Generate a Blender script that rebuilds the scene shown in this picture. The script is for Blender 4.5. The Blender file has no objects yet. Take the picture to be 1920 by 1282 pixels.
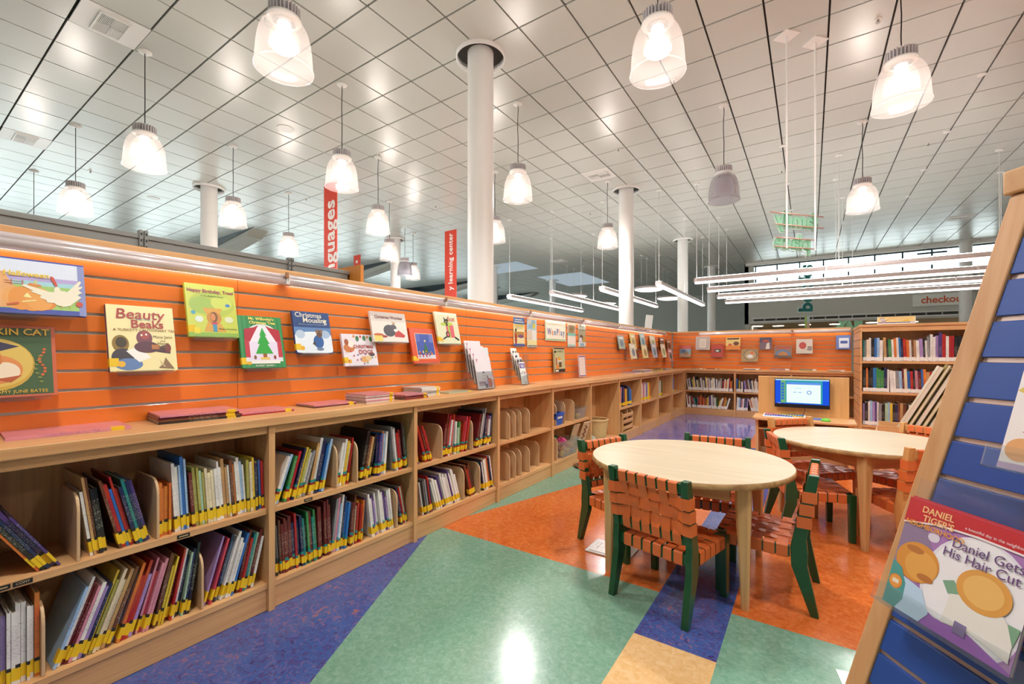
import bpy, bmesh, math, random
from mathutils import Vector, Matrix, Euler
random.seed(7)
PI = math.pi
EXPOSURE = 0.28; WORLD = 5.5; PWATT = 110.; UPSHARE = .36; GLOW = .2; STRIP = 3.; UPX = 5.; RAILW = 6.
SC = bpy.context.scene
COL = SC.collection

# ------------------------------------------------------------------ helpers
def lin(h):
    h = h.lstrip('#')
    r = []
    for i in (0, 2, 4):
        c = int(h[i:i + 2], 16) / 255
        r.append(c / 12.92 if c <= .04045 else ((c + .055) / 1.055) ** 2.4)
    return (r[0], r[1], r[2], 1)

MATS = {}
def nodes(name):
    m = bpy.data.materials.new(name); m.use_nodes = True
    nt = m.node_tree; nt.nodes.clear()
    out = nt.nodes.new('ShaderNodeOutputMaterial')
    return m, nt, out
def N(nt, t, **kw):
    n = nt.nodes.new(t)
    for k, v in kw.items():
        if k.startswith('i_'): n.inputs[k[2:].replace('_', ' ')].default_value = v
        else: setattr(n, k, v)
    return n

def pm(name, hexc, rough=.5, metal=0., var=.07, scale=9., emit=0., coat=0., bump=0., spec=.5, stretch=(1, 1, 1)):
    """principled material with a little procedural unevenness"""
    if name in MATS: return MATS[name]
    m, nt, out = nodes(name)
    b = N(nt, 'ShaderNodeBsdfPrincipled')
    b.inputs['Roughness'].default_value = rough
    b.inputs['Metallic'].default_value = metal
    b.inputs['Specular IOR Level'].default_value = spec
    b.inputs['Coat Weight'].default_value = coat
    tc = N(nt, 'ShaderNodeTexCoord'); mp = N(nt, 'ShaderNodeMapping')
    mp.inputs['Scale'].default_value = stretch
    nt.links.new(tc.outputs['Object'], mp.inputs['Vector'])
    no = N(nt, 'ShaderNodeTexNoise'); no.inputs['Scale'].default_value = scale; no.inputs['Detail'].default_value = 3
    nt.links.new(mp.outputs[0], no.inputs['Vector'])
    c = lin(hexc)
    mx = N(nt, 'ShaderNodeMix', data_type='RGBA')
    mx.inputs[6].default_value = tuple(x * (1 - var) for x in c[:3]) + (1,)
    mx.inputs[7].default_value = tuple(min(1, x * (1 + var)) for x in c[:3]) + (1,)
    nt.links.new(no.outputs['Fac'], mx.inputs[0])
    nt.links.new(mx.outputs[2], b.inputs['Base Color'])
    if emit:
        nt.links.new(mx.outputs[2], b.inputs['Emission Color']); b.inputs['Emission Strength'].default_value = emit
    if bump:
        bp = N(nt, 'ShaderNodeBump'); bp.inputs['Strength'].default_value = bump; bp.inputs['Distance'].default_value = .004
        nt.links.new(no.outputs['Fac'], bp.inputs['Height']); nt.links.new(bp.outputs[0], b.inputs['Normal'])
    nt.links.new(b.outputs[0], out.inputs[0])
    MATS[name] = m
    return m

def wood(name, a, b_, axis, rough=.38, fine=1.):
    """maple-like grain running along one local axis"""
    if name in MATS: return MATS[name]
    m, nt, out = nodes(name)
    b = N(nt, 'ShaderNodeBsdfPrincipled'); b.inputs['Roughness'].default_value = rough
    tc = N(nt, 'ShaderNodeTexCoord'); mp = N(nt, 'ShaderNodeMapping')
    s = [34 * fine] * 3; s['xyz'.index(axis)] = 1.6
    mp.inputs['Scale'].default_value = s
    nt.links.new(tc.outputs['Object'], mp.inputs['Vector'])
    no = N(nt, 'ShaderNodeTexNoise'); no.inputs['Scale'].default_value = 1.; no.inputs['Detail'].default_value = 5
    no.inputs['Distortion'].default_value = .6
    nt.links.new(mp.outputs[0], no.inputs['Vector'])
    n2 = N(nt, 'ShaderNodeTexNoise'); n2.inputs['Scale'].default_value = 2.3; n2.inputs['Detail'].default_value = 2
    nt.links.new(tc.outputs['Object'], n2.inputs['Vector'])
    ad = N(nt, 'ShaderNodeMath', operation='MULTIPLY_ADD'); ad.inputs[1].default_value = .45
    nt.links.new(n2.outputs['Fac'], ad.inputs[0]); nt.links.new(no.outputs['Fac'], ad.inputs[2])
    rp = N(nt, 'ShaderNodeValToRGB'); e = rp.color_ramp.elements
    e[0].position = .5; e[0].color = lin(b_); e[1].position = .95; e[1].color = lin(a)
    nt.links.new(ad.outputs[0], rp.inputs[0]); nt.links.new(rp.outputs[0], b.inputs['Base Color'])
    nt.links.new(b.outputs[0], out.inputs[0])
    MATS[name] = m
    return m

def marble(name, cols, scale, rough, streak=(1, 1, 1), dist=1.2):
    """marbled linoleum: noise through a colour ramp"""
    m, nt, out = nodes(name)
    b = N(nt, 'ShaderNodeBsdfPrincipled')
    tc = N(nt, 'ShaderNodeTexCoord'); mp = N(nt, 'ShaderNodeMapping'); mp.inputs['Scale'].default_value = streak
    mp.inputs['Rotation'].default_value = (0, 0, .5)
    nt.links.new(tc.outputs['Object'], mp.inputs['Vector'])
    no = N(nt, 'ShaderNodeTexNoise'); no.inputs['Scale'].default_value = scale; no.inputs['Detail'].default_value = 9
    no.inputs['Roughness'].default_value = .68; no.inputs['Distortion'].default_value = dist
    nt.links.new(mp.outputs[0], no.inputs['Vector'])
    big = N(nt, 'ShaderNodeTexNoise'); big.inputs['Scale'].default_value = 2.1; big.inputs['Detail'].default_value = 3
    nt.links.new(mp.outputs[0], big.inputs['Vector'])
    ad = N(nt, 'ShaderNodeMath', operation='MULTIPLY_ADD'); ad.inputs[1].default_value = .35
    nt.links.new(big.outputs['Fac'], ad.inputs[0]); nt.links.new(no.outputs['Fac'], ad.inputs[2])
    rp = N(nt, 'ShaderNodeValToRGB'); r = rp.color_ramp
    while len(r.elements) < len(cols): r.elements.new(.5)
    for e, (p, c) in zip(r.elements, cols): e.position = p; e.color = lin(c)
    nt.links.new(ad.outputs[0], rp.inputs[0]); nt.links.new(rp.outputs[0], b.inputs['Base Color'])
    ro = N(nt, 'ShaderNodeMapRange'); ro.inputs['To Min'].default_value = rough * .8; ro.inputs['To Max'].default_value = rough * 1.5
    nt.links.new(big.outputs['Fac'], ro.inputs['Value']); nt.links.new(ro.outputs[0], b.inputs['Roughness'])
    b.inputs['Specular IOR Level'].default_value = .6
    nt.links.new(b.outputs[0], out.inputs[0])
    return m

def clear(name, tint='#FFFFFF', keep=.86, rough=.05, glow=0., grain=.08):
    """clear plastic: mostly see-through with a glossy skin"""
    if name in MATS: return MATS[name]
    m, nt, out = nodes(name)
    tr = N(nt, 'ShaderNodeBsdfTransparent'); tr.inputs[0].default_value = lin(tint)
    gl = N(nt, 'ShaderNodeBsdfGlossy'); gl.inputs['Roughness'].default_value = rough
    df = N(nt, 'ShaderNodeBsdfTranslucent'); df.inputs[0].default_value = lin(tint)
    di = N(nt, 'ShaderNodeBsdfDiffuse'); di.inputs[0].default_value = lin(tint)
    m0 = N(nt, 'ShaderNodeMixShader'); m0.inputs[0].default_value = .5
    nt.links.new(df.outputs[0], m0.inputs[1]); nt.links.new(di.outputs[0], m0.inputs[2])
    lw = N(nt, 'ShaderNodeLayerWeight'); lw.inputs[0].default_value = .25
    no = N(nt, 'ShaderNodeTexNoise'); no.inputs['Scale'].default_value = 30
    mu = N(nt, 'ShaderNodeMath', operation='MULTIPLY'); mu.inputs[1].default_value = grain
    nt.links.new(no.outputs['Fac'], mu.inputs[0])
    a0 = N(nt, 'ShaderNodeMath', operation='ADD'); a0.inputs[1].default_value = 1 - keep; nt.links.new(mu.outputs[0], a0.inputs[0])
    m1 = N(nt, 'ShaderNodeMixShader'); nt.links.new(a0.outputs[0], m1.inputs[0])
    nt.links.new(tr.outputs[0], m1.inputs[1]); nt.links.new(m0.outputs[0], m1.inputs[2])
    m2 = N(nt, 'ShaderNodeMixShader')
    f2 = N(nt, 'ShaderNodeMath', operation='MULTIPLY'); f2.inputs[1].default_value = .45
    nt.links.new(lw.outputs['Fresnel'], f2.inputs[0]); nt.links.new(f2.outputs[0], m2.inputs[0])
    nt.links.new(m1.outputs[0], m2.inputs[1]); nt.links.new(gl.outputs[0], m2.inputs[2])
    last = m2
    if glow:
        em = N(nt, 'ShaderNodeEmission'); em.inputs[0].default_value = lin('#FFF4EC'); em.inputs[1].default_value = glow
        ad = N(nt, 'ShaderNodeAddShader'); nt.links.new(m2.outputs[0], ad.inputs[0]); nt.links.new(em.outputs[0], ad.inputs[1]); last = ad
    nt.links.new(last.outputs[0], out.inputs[0])
    MATS[name] = m
    return m

def glowm(name, hexc, strength):
    if name in MATS: return MATS[name]
    m, nt, out = nodes(name)
    e = N(nt, 'ShaderNodeEmission'); e.inputs[1].default_value = strength
    no = N(nt, 'ShaderNodeTexNoise'); no.inputs['Scale'].default_value = 6
    mx = N(nt, 'ShaderNodeMix', data_type='RGBA'); c = lin(hexc)
    mx.inputs[6].default_value = tuple(x * .97 for x in c[:3]) + (1,); mx.inputs[7].default_value = c
    nt.links.new(no.outputs['Fac'], mx.inputs[0]); nt.links.new(mx.outputs[2], e.inputs[0])
    nt.links.new(e.outputs[0], out.inputs[0]); MATS[name] = m
    return m

def ink(h):                                # printed colour
    return pm('print_' + h.lstrip('#'), h, .35, var=.05, scale=14)

class MB:
    def __init__(s): s.v = []; s.f = []; s.m = []; s.sm = []
    def add(s, vs, fs, mi=0, sm=False):
        o = len(s.v); s.v += [tuple(v) for v in vs]
        for f in fs: s.f.append([o + i for i in f]); s.m.append(mi); s.sm.append(sm)
        return s
    def box(s, x0, x1, y0, y1, z0, z1, mi=0, M=None):
        if x0 > x1: x0, x1 = x1, x0
        if y0 > y1: y0, y1 = y1, y0
        if z0 > z1: z0, z1 = z1, z0
        vs = [Vector((x, y, z)) for z in (z0, z1) for y in (y0, y1) for x in (x0, x1)]
        if M is not None: vs = [M @ v for v in vs]
        return s.add(vs, [(0, 2, 3, 1), (4, 5, 7, 6), (0, 1, 5, 4), (2, 6, 7, 3), (0, 4, 6, 2), (1, 3, 7, 5)], mi)
    def prism(s, poly, ax, a0, a1, mi=0, M=None, sm=False):
        """extrude a 2-D polygon along axis ax ('x','y','z') from a0 to a1"""
        def P(p, a):
            v = {'x': (a, p[0], p[1]), 'y': (p[0], a, p[1]), 'z': (p[0], p[1], a)}[ax]
            return M @ Vector(v) if M is not None else Vector(v)
        n = len(poly); ar = sum(poly[i][0] * poly[(i + 1) % n][1] - poly[(i + 1) % n][0] * poly[i][1] for i in range(n))
        if (ar < 0) != (ax == 'y'): poly = poly[::-1]
        vs = [P(p, a0) for p in poly] + [P(p, a1) for p in poly]
        s.add(vs, [tuple(range(n))[::-1], tuple(range(n, 2 * n))], mi)
        o = len(s.v) - 2 * n
        for i in range(n):
            j = (i + 1) % n
            s.f.append([o + i, o + j, o + n + j, o + n + i]); s.m.append(mi); s.sm.append(sm)
        return s
    def lathe(s, prof, n=32, mi=0, sm=True, c=(0, 0, 0), rib=0., close=False):
        vs = []; k = len(prof)
        for i in range(n):
            a = 2 * PI * i / n; rr = 1 + (rib if i % 2 else -rib)
            for r, z in prof: vs.append((c[0] + r * rr * math.cos(a), c[1] + r * rr * math.sin(a), c[2] + z))
        fs = []
        for i in range(n):
            j = (i + 1) % n
            for q in range(k - 1): fs.append((i * k + q, j * k + q, j * k + q + 1, i * k + q + 1))
            if close: fs.append((i * k + k - 1, j * k + k - 1, j * k, i * k))
        s.add(vs, fs, mi, sm)
        if not close:
            for q, flip in ((0, True), (k - 1, False)):
                if prof[q][0] > 1e-4 and getattr(s, 'caps', False):
                    s.add([vs[i * k + q] for i in range(n)], [tuple(range(n))[::-1] if flip else tuple(range(n))], mi)
        return s
    def disc(s, c, r, n=24, mi=0, up=True):
        vs = [(c[0] + r * math.cos(2 * PI * i / n), c[1] + r * math.sin(2 * PI * i / n), c[2]) for i in range(n)]
        return s.add(vs, [tuple(range(n)) if up else tuple(range(n))[::-1]], mi)
    def cyl(s, c, r, z0, z1, n=24, mi=0, r2=None):
        r2 = r if r2 is None else r2
        s.lathe([(r, z0), (r2, z1)], n, mi, True, c)
        s.disc((c[0], c[1], c[2] + z0), r, n, mi, False); s.disc((c[0], c[1], c[2] + z1), r2, n, mi, True)
        return s
    def tube(s, pts, r, n=6, mi=0):
        pts = [Vector(p) for p in pts]; rings = []
        for i, p in enumerate(pts):
            t = (pts[min(i + 1, len(pts) - 1)] - pts[max(i - 1, 0)]).normalized()
            a = t.cross(Vector((0, 0, 1)))
            if a.length < .1: a = t.cross(Vector((0, 1, 0)))
            a.normalize(); b = t.cross(a)
            rings.append([p + (a * math.cos(2 * PI * k / n) + b * math.sin(2 * PI * k / n)) * r for k in range(n)])
        vs = [v for q in rings for v in q]; fs = []
        for i in range(len(pts) - 1):
            for k in range(n):
                l = (k + 1) % n; fs.append((i * n + k, i * n + l, (i + 1) * n + l, (i + 1) * n + k))
        fs.append(tuple(range(n))[::-1]); fs.append(tuple((len(pts) - 1) * n + k for k in range(n)))
        return s.add(vs, fs, mi, True)
    def strip(s, pts, wdir, w, t, mi=0):
        """flat strap of width w and thickness t following pts"""
        pts = [Vector(p) for p in pts]; wd = Vector(wdir).normalized(); vs = []
        for i, p in enumerate(pts):
            a = pts[max(i - 1, 0)]; b = pts[min(i + 1, len(pts) - 1)]
            n = (b - a).cross(wd); n = n.normalized() if n.length > 1e-6 else Vector((0, 0, 1))
            for sx, sn in ((-1, -1), (1, -1), (1, 1), (-1, 1)): vs.append(p + wd * (sx * w / 2) + n * (sn * t / 2))
        fs = []
        for i in range(len(pts) - 1):
            for k in range(4):
                l = (k + 1) % 4; fs.append((i * 4 + k, i * 4 + l, i * 4 + 4 + l, i * 4 + 4 + k))
        fs.append((3, 2, 1, 0)); q = (len(pts) - 1) * 4; fs.append((q, q + 1, q + 2, q + 3))
        return s.add(vs, fs, mi)
    def obj(s, name, mats, parent=None, bevel=0., loc=None, rot=None):
        me = bpy.data.meshes.new(name)
        me.from_pydata(s.v, [], s.f)
        for m in (mats if isinstance(mats, (list, tuple)) else [mats]): me.materials.append(m)
        me.polygons.foreach_set('material_index', s.m); me.polygons.foreach_set('use_smooth', s.sm)
        me.update()
        o = bpy.data.objects.new(name, me); COL.objects.link(o)
        if parent is not None: o.parent = parent
        if loc is not None: o.location = loc
        if rot is not None: o.rotation_euler = rot
        if bevel:
            b = o.modifiers.new('bevel', 'BEVEL'); b.width = bevel; b.segments = 2; b.limit_method = 'ANGLE'; b.angle_limit = .7
        return o

def thing(name, label, cat, loc=(0, 0, 0), rz=0., group=None, rot=None):
    o = bpy.data.objects.new(name, None); COL.objects.link(o)
    o.empty_display_size = .05; o.location = loc; o.rotation_euler = rot if rot else (0, 0, rz)
    return tag(o, label, cat, group)
def tag(o, label, cat, group=None):
    o['label'] = label; o['category'] = cat
    if group: o['group'] = group
    return o
def struct(o, label=None):
    o['kind'] = 'structure'
    if label: o['label'] = label
    return o
def dup(root, loc=None, rz=None, label=None, group=None):
    def cp(o, par):
        c = o.copy(); COL.objects.link(c)
        if par is not None: c.parent = par
        for ch in KIDS.get(o.name, []): cp(ch, c)
        return c
    KIDS = {}
    def walk(o):
        KIDS[o.name] = list(o.children)
        for ch in o.children: walk(ch)
    walk(root)
    r = cp(root, None)
    if loc is not None: r.location = loc
    if rz is not None: r.rotation_euler = (0, 0, rz)
    if label: r['label'] = label
    if group: r['group'] = group
    return r

def text(s, size, mat, name, parent=None, loc=(0, 0, 0), rot=(PI / 2, 0, 0), ext=.0004, align='CENTER', fat=0., sx=1., shear=0., spacing=1.):
    cu = bpy.data.curves.new('lettering', 'FONT'); cu.body = s; cu.size = size; cu.extrude = ext
    cu.align_x = align; cu.align_y = 'CENTER'; cu.resolution_u = 3; cu.offset = fat; cu.shear = shear; cu.space_character = spacing
    o = bpy.data.objects.new('lettering', cu)
    me = bpy.data.meshes.new_from_object(o); me.name = name
    bpy.data.objects.remove(o); bpy.data.curves.remove(cu)
    if sx != 1.:
        for v in me.vertices: v.co.x *= sx
    me.materials.clear(); me.materials.append(mat)
    t = bpy.data.objects.new(name, me); COL.objects.link(t)
    if parent is not None: t.parent = parent
    t.location = loc; t.rotation_euler = rot
    return t

ORD = ['first', 'second', 'third', 'fourth', 'fifth', 'sixth', 'seventh', 'eighth', 'ninth', 'tenth']
def nth(i):
    if i <= 10: return ORD[i - 1]
    if 10 <= i % 100 <= 20: return f'{i}th'
    return f"{i}{ {1: 'st', 2: 'nd', 3: 'rd'}.get(i % 10, 'th') }"

# camera frame helpers: a place given by its distance ahead of and to the right of the viewpoint
YAW = math.radians(34.13); SN, CS = math.sin(YAW), math.cos(YAW)
def ahead(d, l): return (-SN * d + CS * l, CS * d + SN * l)

# ------------------------------------------------------------------ shared materials
WX = wood('maple_x', '#E2B27A', '#C99360', 'x'); WY = wood('maple_y', '#E2B27A', '#C99360', 'y'); WZ = wood('maple_z', '#E2B27A', '#C99360', 'z')
WTOP = wood('pale_maple_top', '#CDBD9F', '#BFAD8D', 'x', .3, .6)
WEDGE = wood('plywood_edge', '#D0A870', '#9C7242', 'x', .45)
WDIV = wood('tan_divider_board', '#D9B78C', '#C9A377', 'z', .5)
ORANGE = pm('orange_laminate', '#EE7E2C', .3, var=.05, scale=3, coat=.3)
ALU = pm('aluminium', '#D8D0C4', .45, .3, var=.05, scale=20, stretch=(1, 20, 1))
WHITE = pm('white_paint', '#F4F4F2', .4, var=.03, scale=4)
PAPER = pm('paper_pages', '#E9E1CF', .8, var=.08, scale=60)
BLACK = pm('black_plastic', '#17161A', .35, var=.1)
GREY = pm('grey_metal', '#8A8B87', .42, .3, var=.08)
ACRYL = clear('clear_acrylic', '#F8FAFA', .97, .05, 0., .03)
YEL = pm('yellow_spine_sticker', '#EBC21C', .5, var=.06)
WHT = pm('white_spine_sticker', '#EDE9E2', .5, var=.05)
# ------------------------------------------------------------------ camera
cd = bpy.data.cameras.new('camera'); cam = bpy.data.objects.new('camera', cd); COL.objects.link(cam)
cam.location = (0, 0, 1.21); cam.rotation_euler = (PI / 2, 0, YAW)
cd.sensor_width = 36; cd.lens = 36 * 825 / 1920; cd.shift_y = 22.9 / 1920; cd.clip_start = .02; cd.clip_end = 200
SC.camera = cam
SC.view_settings.view_transform = 'Standard'; SC.view_settings.look = 'None'; SC.view_settings.gamma = 1; SC.view_settings.use_curve_mapping = False
SC.view_settings.exposure = EXPOSURE
SC.cycles.sample_clamp_indirect = 6; SC.cycles.max_bounces = 10; SC.cycles.transparent_max_bounces = 24

# ------------------------------------------------------------------ floor
F_BLUE = marble('linoleum_blue', [(.42, '#1A1B48'), (.52, '#37366F'), (.60, '#564A80'), (.68, '#2E5C9C'), (.77, '#645A90'), (.88, '#A0685C')], 30, .16, (1, 1, 1), 1.6)
F_GREEN = marble('linoleum_green', [(.40, '#5C8E74'), (.64, '#739C84'), (.92, '#8FB09B')], 42, .16, (1, 1, 1), .8)
F_ORANGE = marble('linoleum_orange', [(.40, '#B65022'), (.64, '#CC662C'), (.92, '#DE8648')], 36, .16, (1, 1, 1), .8)
F_TAN = marble('linoleum_tan', [(.40, '#CFA05E'), (.66, '#DEB47C'), (.92, '#E8CA9C')], 30, .18, (1, 1, 1), .8)
F_PURPLE = marble('linoleum_purple', [(.40, '#5C5490'), (.62, '#7C74AE'), (.8, '#8E8AC2'), (.95, '#A0849E')], 20, .06, (1, 1, 1), 1.4)
m = MB()
def fpoly(pts, mi): m.add([(x, y, 0) for x, y in pts], [tuple(range(len(pts)))], mi)
fpoly([(-2.8, -4), (-.635, -4), (-.635, -.855), (-2.2, 2.275), (-2.8, 2.275)], 0)          # blue wedge
fpoly([(-.635, -.855), (-.635, 2.275), (-2.2, 2.275)], 1)                                   # green field
fpoly([(-.635, 1.88), (-.305, 1.88), (-.305, 6.45), (-.635, 6.45)], 0)                      # blue strip
fpoly([(-.635, -4), (-.305, -4), (-.305, 1.88), (-.635, 1.88)], 3)                          # tan strip
fpoly([(-.305, -4), (8, -4), (8, 2.275), (-.305, 2.275)], 1)                                # green right
fpoly([(-2.2, 2.275), (-.635, 2.275), (-.635, 6.45), (-.69, 6.45), (-1.0, 6.4)], 2)         # orange left
fpoly([(-.305, 2.275), (8, 2.275), (8, 9.7), (-.69, 9.7), (-.69, 6.45), (-.305, 6.45)], 2)  # orange right
fpoly([(-2.8, 2.275), (-2.2, 2.275), (-1.0, 6.4), (-2.8, 5.6)], 1)                          # green by the shelves
fpoly([(-2.8, 5.6), (-1.0, 6.4), (-.69, 6.45), (-.69, 9.7), (-2.8, 9.7)], 4)                # purple corner
for i, f in enumerate(m.f):                                                                   # face upwards
    p = [m.v[k] for k in f]; a = sum(p[k][0] * p[(k + 1) % len(p)][1] - p[(k + 1) % len(p)][0] * p[k][1] for k in range(len(p)))
    if a < 0: m.f[i] = f[::-1]
struct(m.obj('floor', [F_BLUE, F_GREEN, F_ORANGE, F_TAN, F_PURPLE]), 'marbled linoleum floor in angular blue green orange tan and purple fields')
m = MB(); m.box(-24, 12, -6, 36, -.06, -.012)
struct(m.obj('floor', pm('hall_carpet', '#8A8276', .9, var=.15, scale=20)), 'plain carpet of the hall beyond the orange walls')

# ------------------------------------------------------------------ ceiling of square metal tiles
CZ0 = 5.09; T = .61; GX, GY = -3.479, 3.766
COLS = [(-3.552, 4.511), (-11.607, 4.531), (-3.60, 10.12), (-3.59, 15.64), (-11.6, 10.1), (-11.6, 15.64), (-3.63, 21.13), (4.42, 21.25), (-11.2, 20.3), (-15.3, 20.8), (4.42, 15.64)]
BLUE_TILES = [(-12.6, -10.2, 15.6, 17.4), (-11.6, -9.2, 19.3, 22.4)]
tile_m, nt, out = nodes('ceiling_tile')
b = N(nt, 'ShaderNodeBsdfPrincipled'); b.inputs['Base Color'].default_value = lin('#D0D2CC'); b.inputs['Roughness'].default_value = .3
b.inputs['Specular IOR Level'].default_value = .75; b.inputs['Metallic'].default_value = .05
tc = N(nt, 'ShaderNodeTexCoord'); mp = N(nt, 'ShaderNodeMapping'); mp.inputs['Scale'].default_value = (3, 90, 1)
no = N(nt, 'ShaderNodeTexNoise'); no.inputs['Scale'].default_value = 1.; no.inputs['Detail'].default_value = 2
nt.links.new(tc.outputs['Object'], mp.inputs[0]); nt.links.new(mp.outputs[0], no.inputs['Vector'])
bp = N(nt, 'ShaderNodeBump'); bp.inputs['Strength'].default_value = .12; bp.inputs['Distance'].default_value = .002
nt.links.new(no.outputs['Fac'], bp.inputs['Height']); nt.links.new(bp.outputs[0], b.inputs['Normal']); nt.links.new(b.outputs[0], out.inputs[0])
PLENUM = pm('dark_plenum', '#3A3833', .9, var=.2)
m = MB(); spec = {c: MB() for c in COLS}
VENTS = [(-6.84, 1.64), (-11.72, 1.64), (-3.79, 8.95), (-8.67, 16.3), (3.53, 17.5)]
for i in range(-34, 22):
    for j in range(-14, 52):
        x0, y0 = GX + i * T, GY + j * T
        if x0 > 9 or y0 > 31 or x0 < -21.1 or (y0 > 20.9 and x0 > -2.5): continue
        if any(a < x0 + .3 < b_ and c < y0 + .3 < d for a, b_, c, d in BLUE_TILES): continue
        if any(abs(x0 + T / 2 - vx) < .25 and abs(y0 + T / 2 - vy) < .25 for vx, vy in VENTS): continue
        g = .0105; t1, t2 = random.uniform(-.0012, .0012), random.uniform(-.0012, .0012)
        xa, xb, ya, yb = x0 + g, x0 + T - g, y0 + g, y0 + T - g
        tgt = m
        for c in COLS:
            if xa - .32 < c[0] < xb + .32 and ya - .32 < c[1] < yb + .32: tgt = spec[c]
        z = CZ0
        vs = [(xa, ya, z - t1 - t2), (xb, ya, z + t1 - t2), (xb, yb, z + t1 + t2), (xa, yb, z - t1 + t2)]
        vs += [(v[0], v[1], z + .03) for v in vs]
        tgt.add(vs, [(3, 2, 1, 0), (4, 5, 6, 7), (0, 1, 5, 4), (1, 2, 6, 5), (2, 3, 7, 6), (3, 0, 4, 7)])
# tiles around the columns get a round opening
for c, mm in spec.items():
    if not mm.v: continue
    o = mm.obj('cut', tile_m); k = MB().cyl((c[0], c[1], 0), .305, CZ0 - .1, CZ0 + .1, 40).obj('cutter', tile_m)
    bo = o.modifiers.new('b', 'BOOLEAN'); bo.operation = 'DIFFERENCE'; bo.object = k; bo.solver = 'EXACT'
    dg = bpy.context.evaluated_depsgraph_get(); ev = o.evaluated_get(dg); me = ev.to_mesh()
    m.add([v.co for v in me.vertices], [tuple(p.vertices) for p in me.polygons]); ev.to_mesh_clear()
    bpy.data.objects.remove(o); bpy.data.objects.remove(k)
m.box(-21.2, 9.6, -5, 21.4, CZ0 + .034, CZ0 + .1, 1); m.box(-21.2, -2.2, 21.4, 31.2, CZ0 + .034, CZ0 + .1, 1)
struct(m.obj('ceiling', [tile_m, PLENUM]), 'grid ceiling of square off-white metal tiles')
def collar(c):
    MB().lathe([(.305, .035), (.305, -.05), (.318, -.05), (.318, .03)], 40).obj('column_collar', WHITE, COLOBJ, loc=(0, 0, CZ0))
where = ['thick white round column rising behind the orange display wall, middle of the photo', 'white round column behind the grey shelf top at far left', 'white round column beyond the strip lights, second of the middle row', 'white round column further back, third of the middle row',
 'white column half hidden behind a hanging dome lamp in the left hall', 'white column far back in the left hall beside the unlit dome lamps', 'thin white column at the back, fourth of the middle row', 'white round column in front of the checkout sign',
 'thin white column far away between the hanging strip lights', 'thin white column far away just right of the thick column', 'white column hidden behind the slanted blue display']
for c, l in zip(COLS, where):
    COLOBJ = struct(MB().cyl((0, 0, 0), .168, 0, CZ0 + .033, 40).obj('column', WHITE, loc=(c[0], c[1], 0)), l)
    collar(c)
for a, b_, c, d in BLUE_TILES:  # glowing panels added for the bluish patches of the ceiling
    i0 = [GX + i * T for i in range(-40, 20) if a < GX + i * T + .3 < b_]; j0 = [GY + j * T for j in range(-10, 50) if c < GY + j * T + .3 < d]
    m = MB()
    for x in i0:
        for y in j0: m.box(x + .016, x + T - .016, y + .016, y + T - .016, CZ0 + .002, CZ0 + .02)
    struct(m.obj('window', glowm('blue_tile_glow', '#C4D4DE', .55)), 'pale blue glowing panels set in the ceiling of the left hall')

# vents
def vent(x, y, label):
    t = thing('ceiling_vent', label, 'vent', (x, y, CZ0), 0, 'ceiling air vents')
    MB().box(-.3, .3, -.3, .3, -.004, .012).obj('plate', WHITE, t, .003)
    m = MB(); w = .2
    for a, b_ in ((-w, w),): pass
    m.box(-w - .02, w + .02, -.14, -.12, -.022, -.004); m.box(-w - .02, w + .02, .12, .14, -.022, -.004)
    m.box(-w - .02, -w, -.12, .12, -.022, -.004); m.box(w, w + .02, -.12, .12, -.022, -.004)
    m.obj('frame', WHITE, t, .003)
    MB().box(-w, w, -.12, .12, -.006, -.0045).obj('opening', pm('vent_dark', '#26241F', .8), t)
    m = MB()
    for k in range(8):
        xx = -w + .012 + k * .024; m.box(xx, xx + .009, -.12, .0, -.02, -.006)
    for k in range(7):
        xx = .015 + k * .026; m.box(xx, xx + .009, 0, .12, -.02, -.006)
    for k in range(9):
        yy = -.115 + k * .013; m.box(.004, w, yy, yy + .006, -.02, -.006)
    for k in range(9):
        yy = .004 + k * .013; m.box(-w, -.004, yy, yy + .009, -.02, -.006)
    m.obj('louvres', WHITE, t)
for (x, y), l in zip(VENTS, ['white square air vent with louvres, upper left ceiling, largest in view', 'white air vent at the far left edge of the ceiling', 'white air vent in the ceiling near the second middle column', 'small far air vent in the ceiling left of the second column', 'small far air vent in the ceiling near the slanted blue display']):
    vent(x, y, l)
sp = None
for x, y in [(-2.53, 4.0), (-5.2, 2.6), (-6.9, 5.6), (-1.6, 6.45), (-3.0, 8.0), (.65, 6.6), (-8.1, 8.4), (-.5, 10.9), (-5.0, 11.2), (1.8, 11.0), (-10.4, 6.2), (-12.6, 2.7)]:
    if sp is None:
        sp = thing('ceiling_sprinkler', 'small round fire sprinkler head poking from a ceiling tile', 'sprinkler', (x, y, CZ0), 0, 'ceiling sprinkler heads')
        MB().cyl((0, 0, 0), .04, -.006, .004, 16).obj('plate', WHITE, sp)
        MB().cyl((0, 0, 0), .012, -.04, -.006, 10).cyl((0, 0, 0), .022, -.045, -.04, 10).obj('sprinkler_head', pm('sprinkler_grey', '#A8A49C', .4, .5), sp)
    else: dup(sp, (x, y, CZ0))
for x, y, l in [(-7.47, 4.08, 'round flush ceiling speaker between the hanging lamps'), (-13.5, 4.05, 'round flush ceiling speaker at far left above the grey shelf')]:
    tag(MB().cyl((0, 0, 0), .13, -.01, .004, 28).obj('ceiling_speaker', WHITE, loc=(x, y, CZ0)), l, 'speaker')
hk = None
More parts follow.
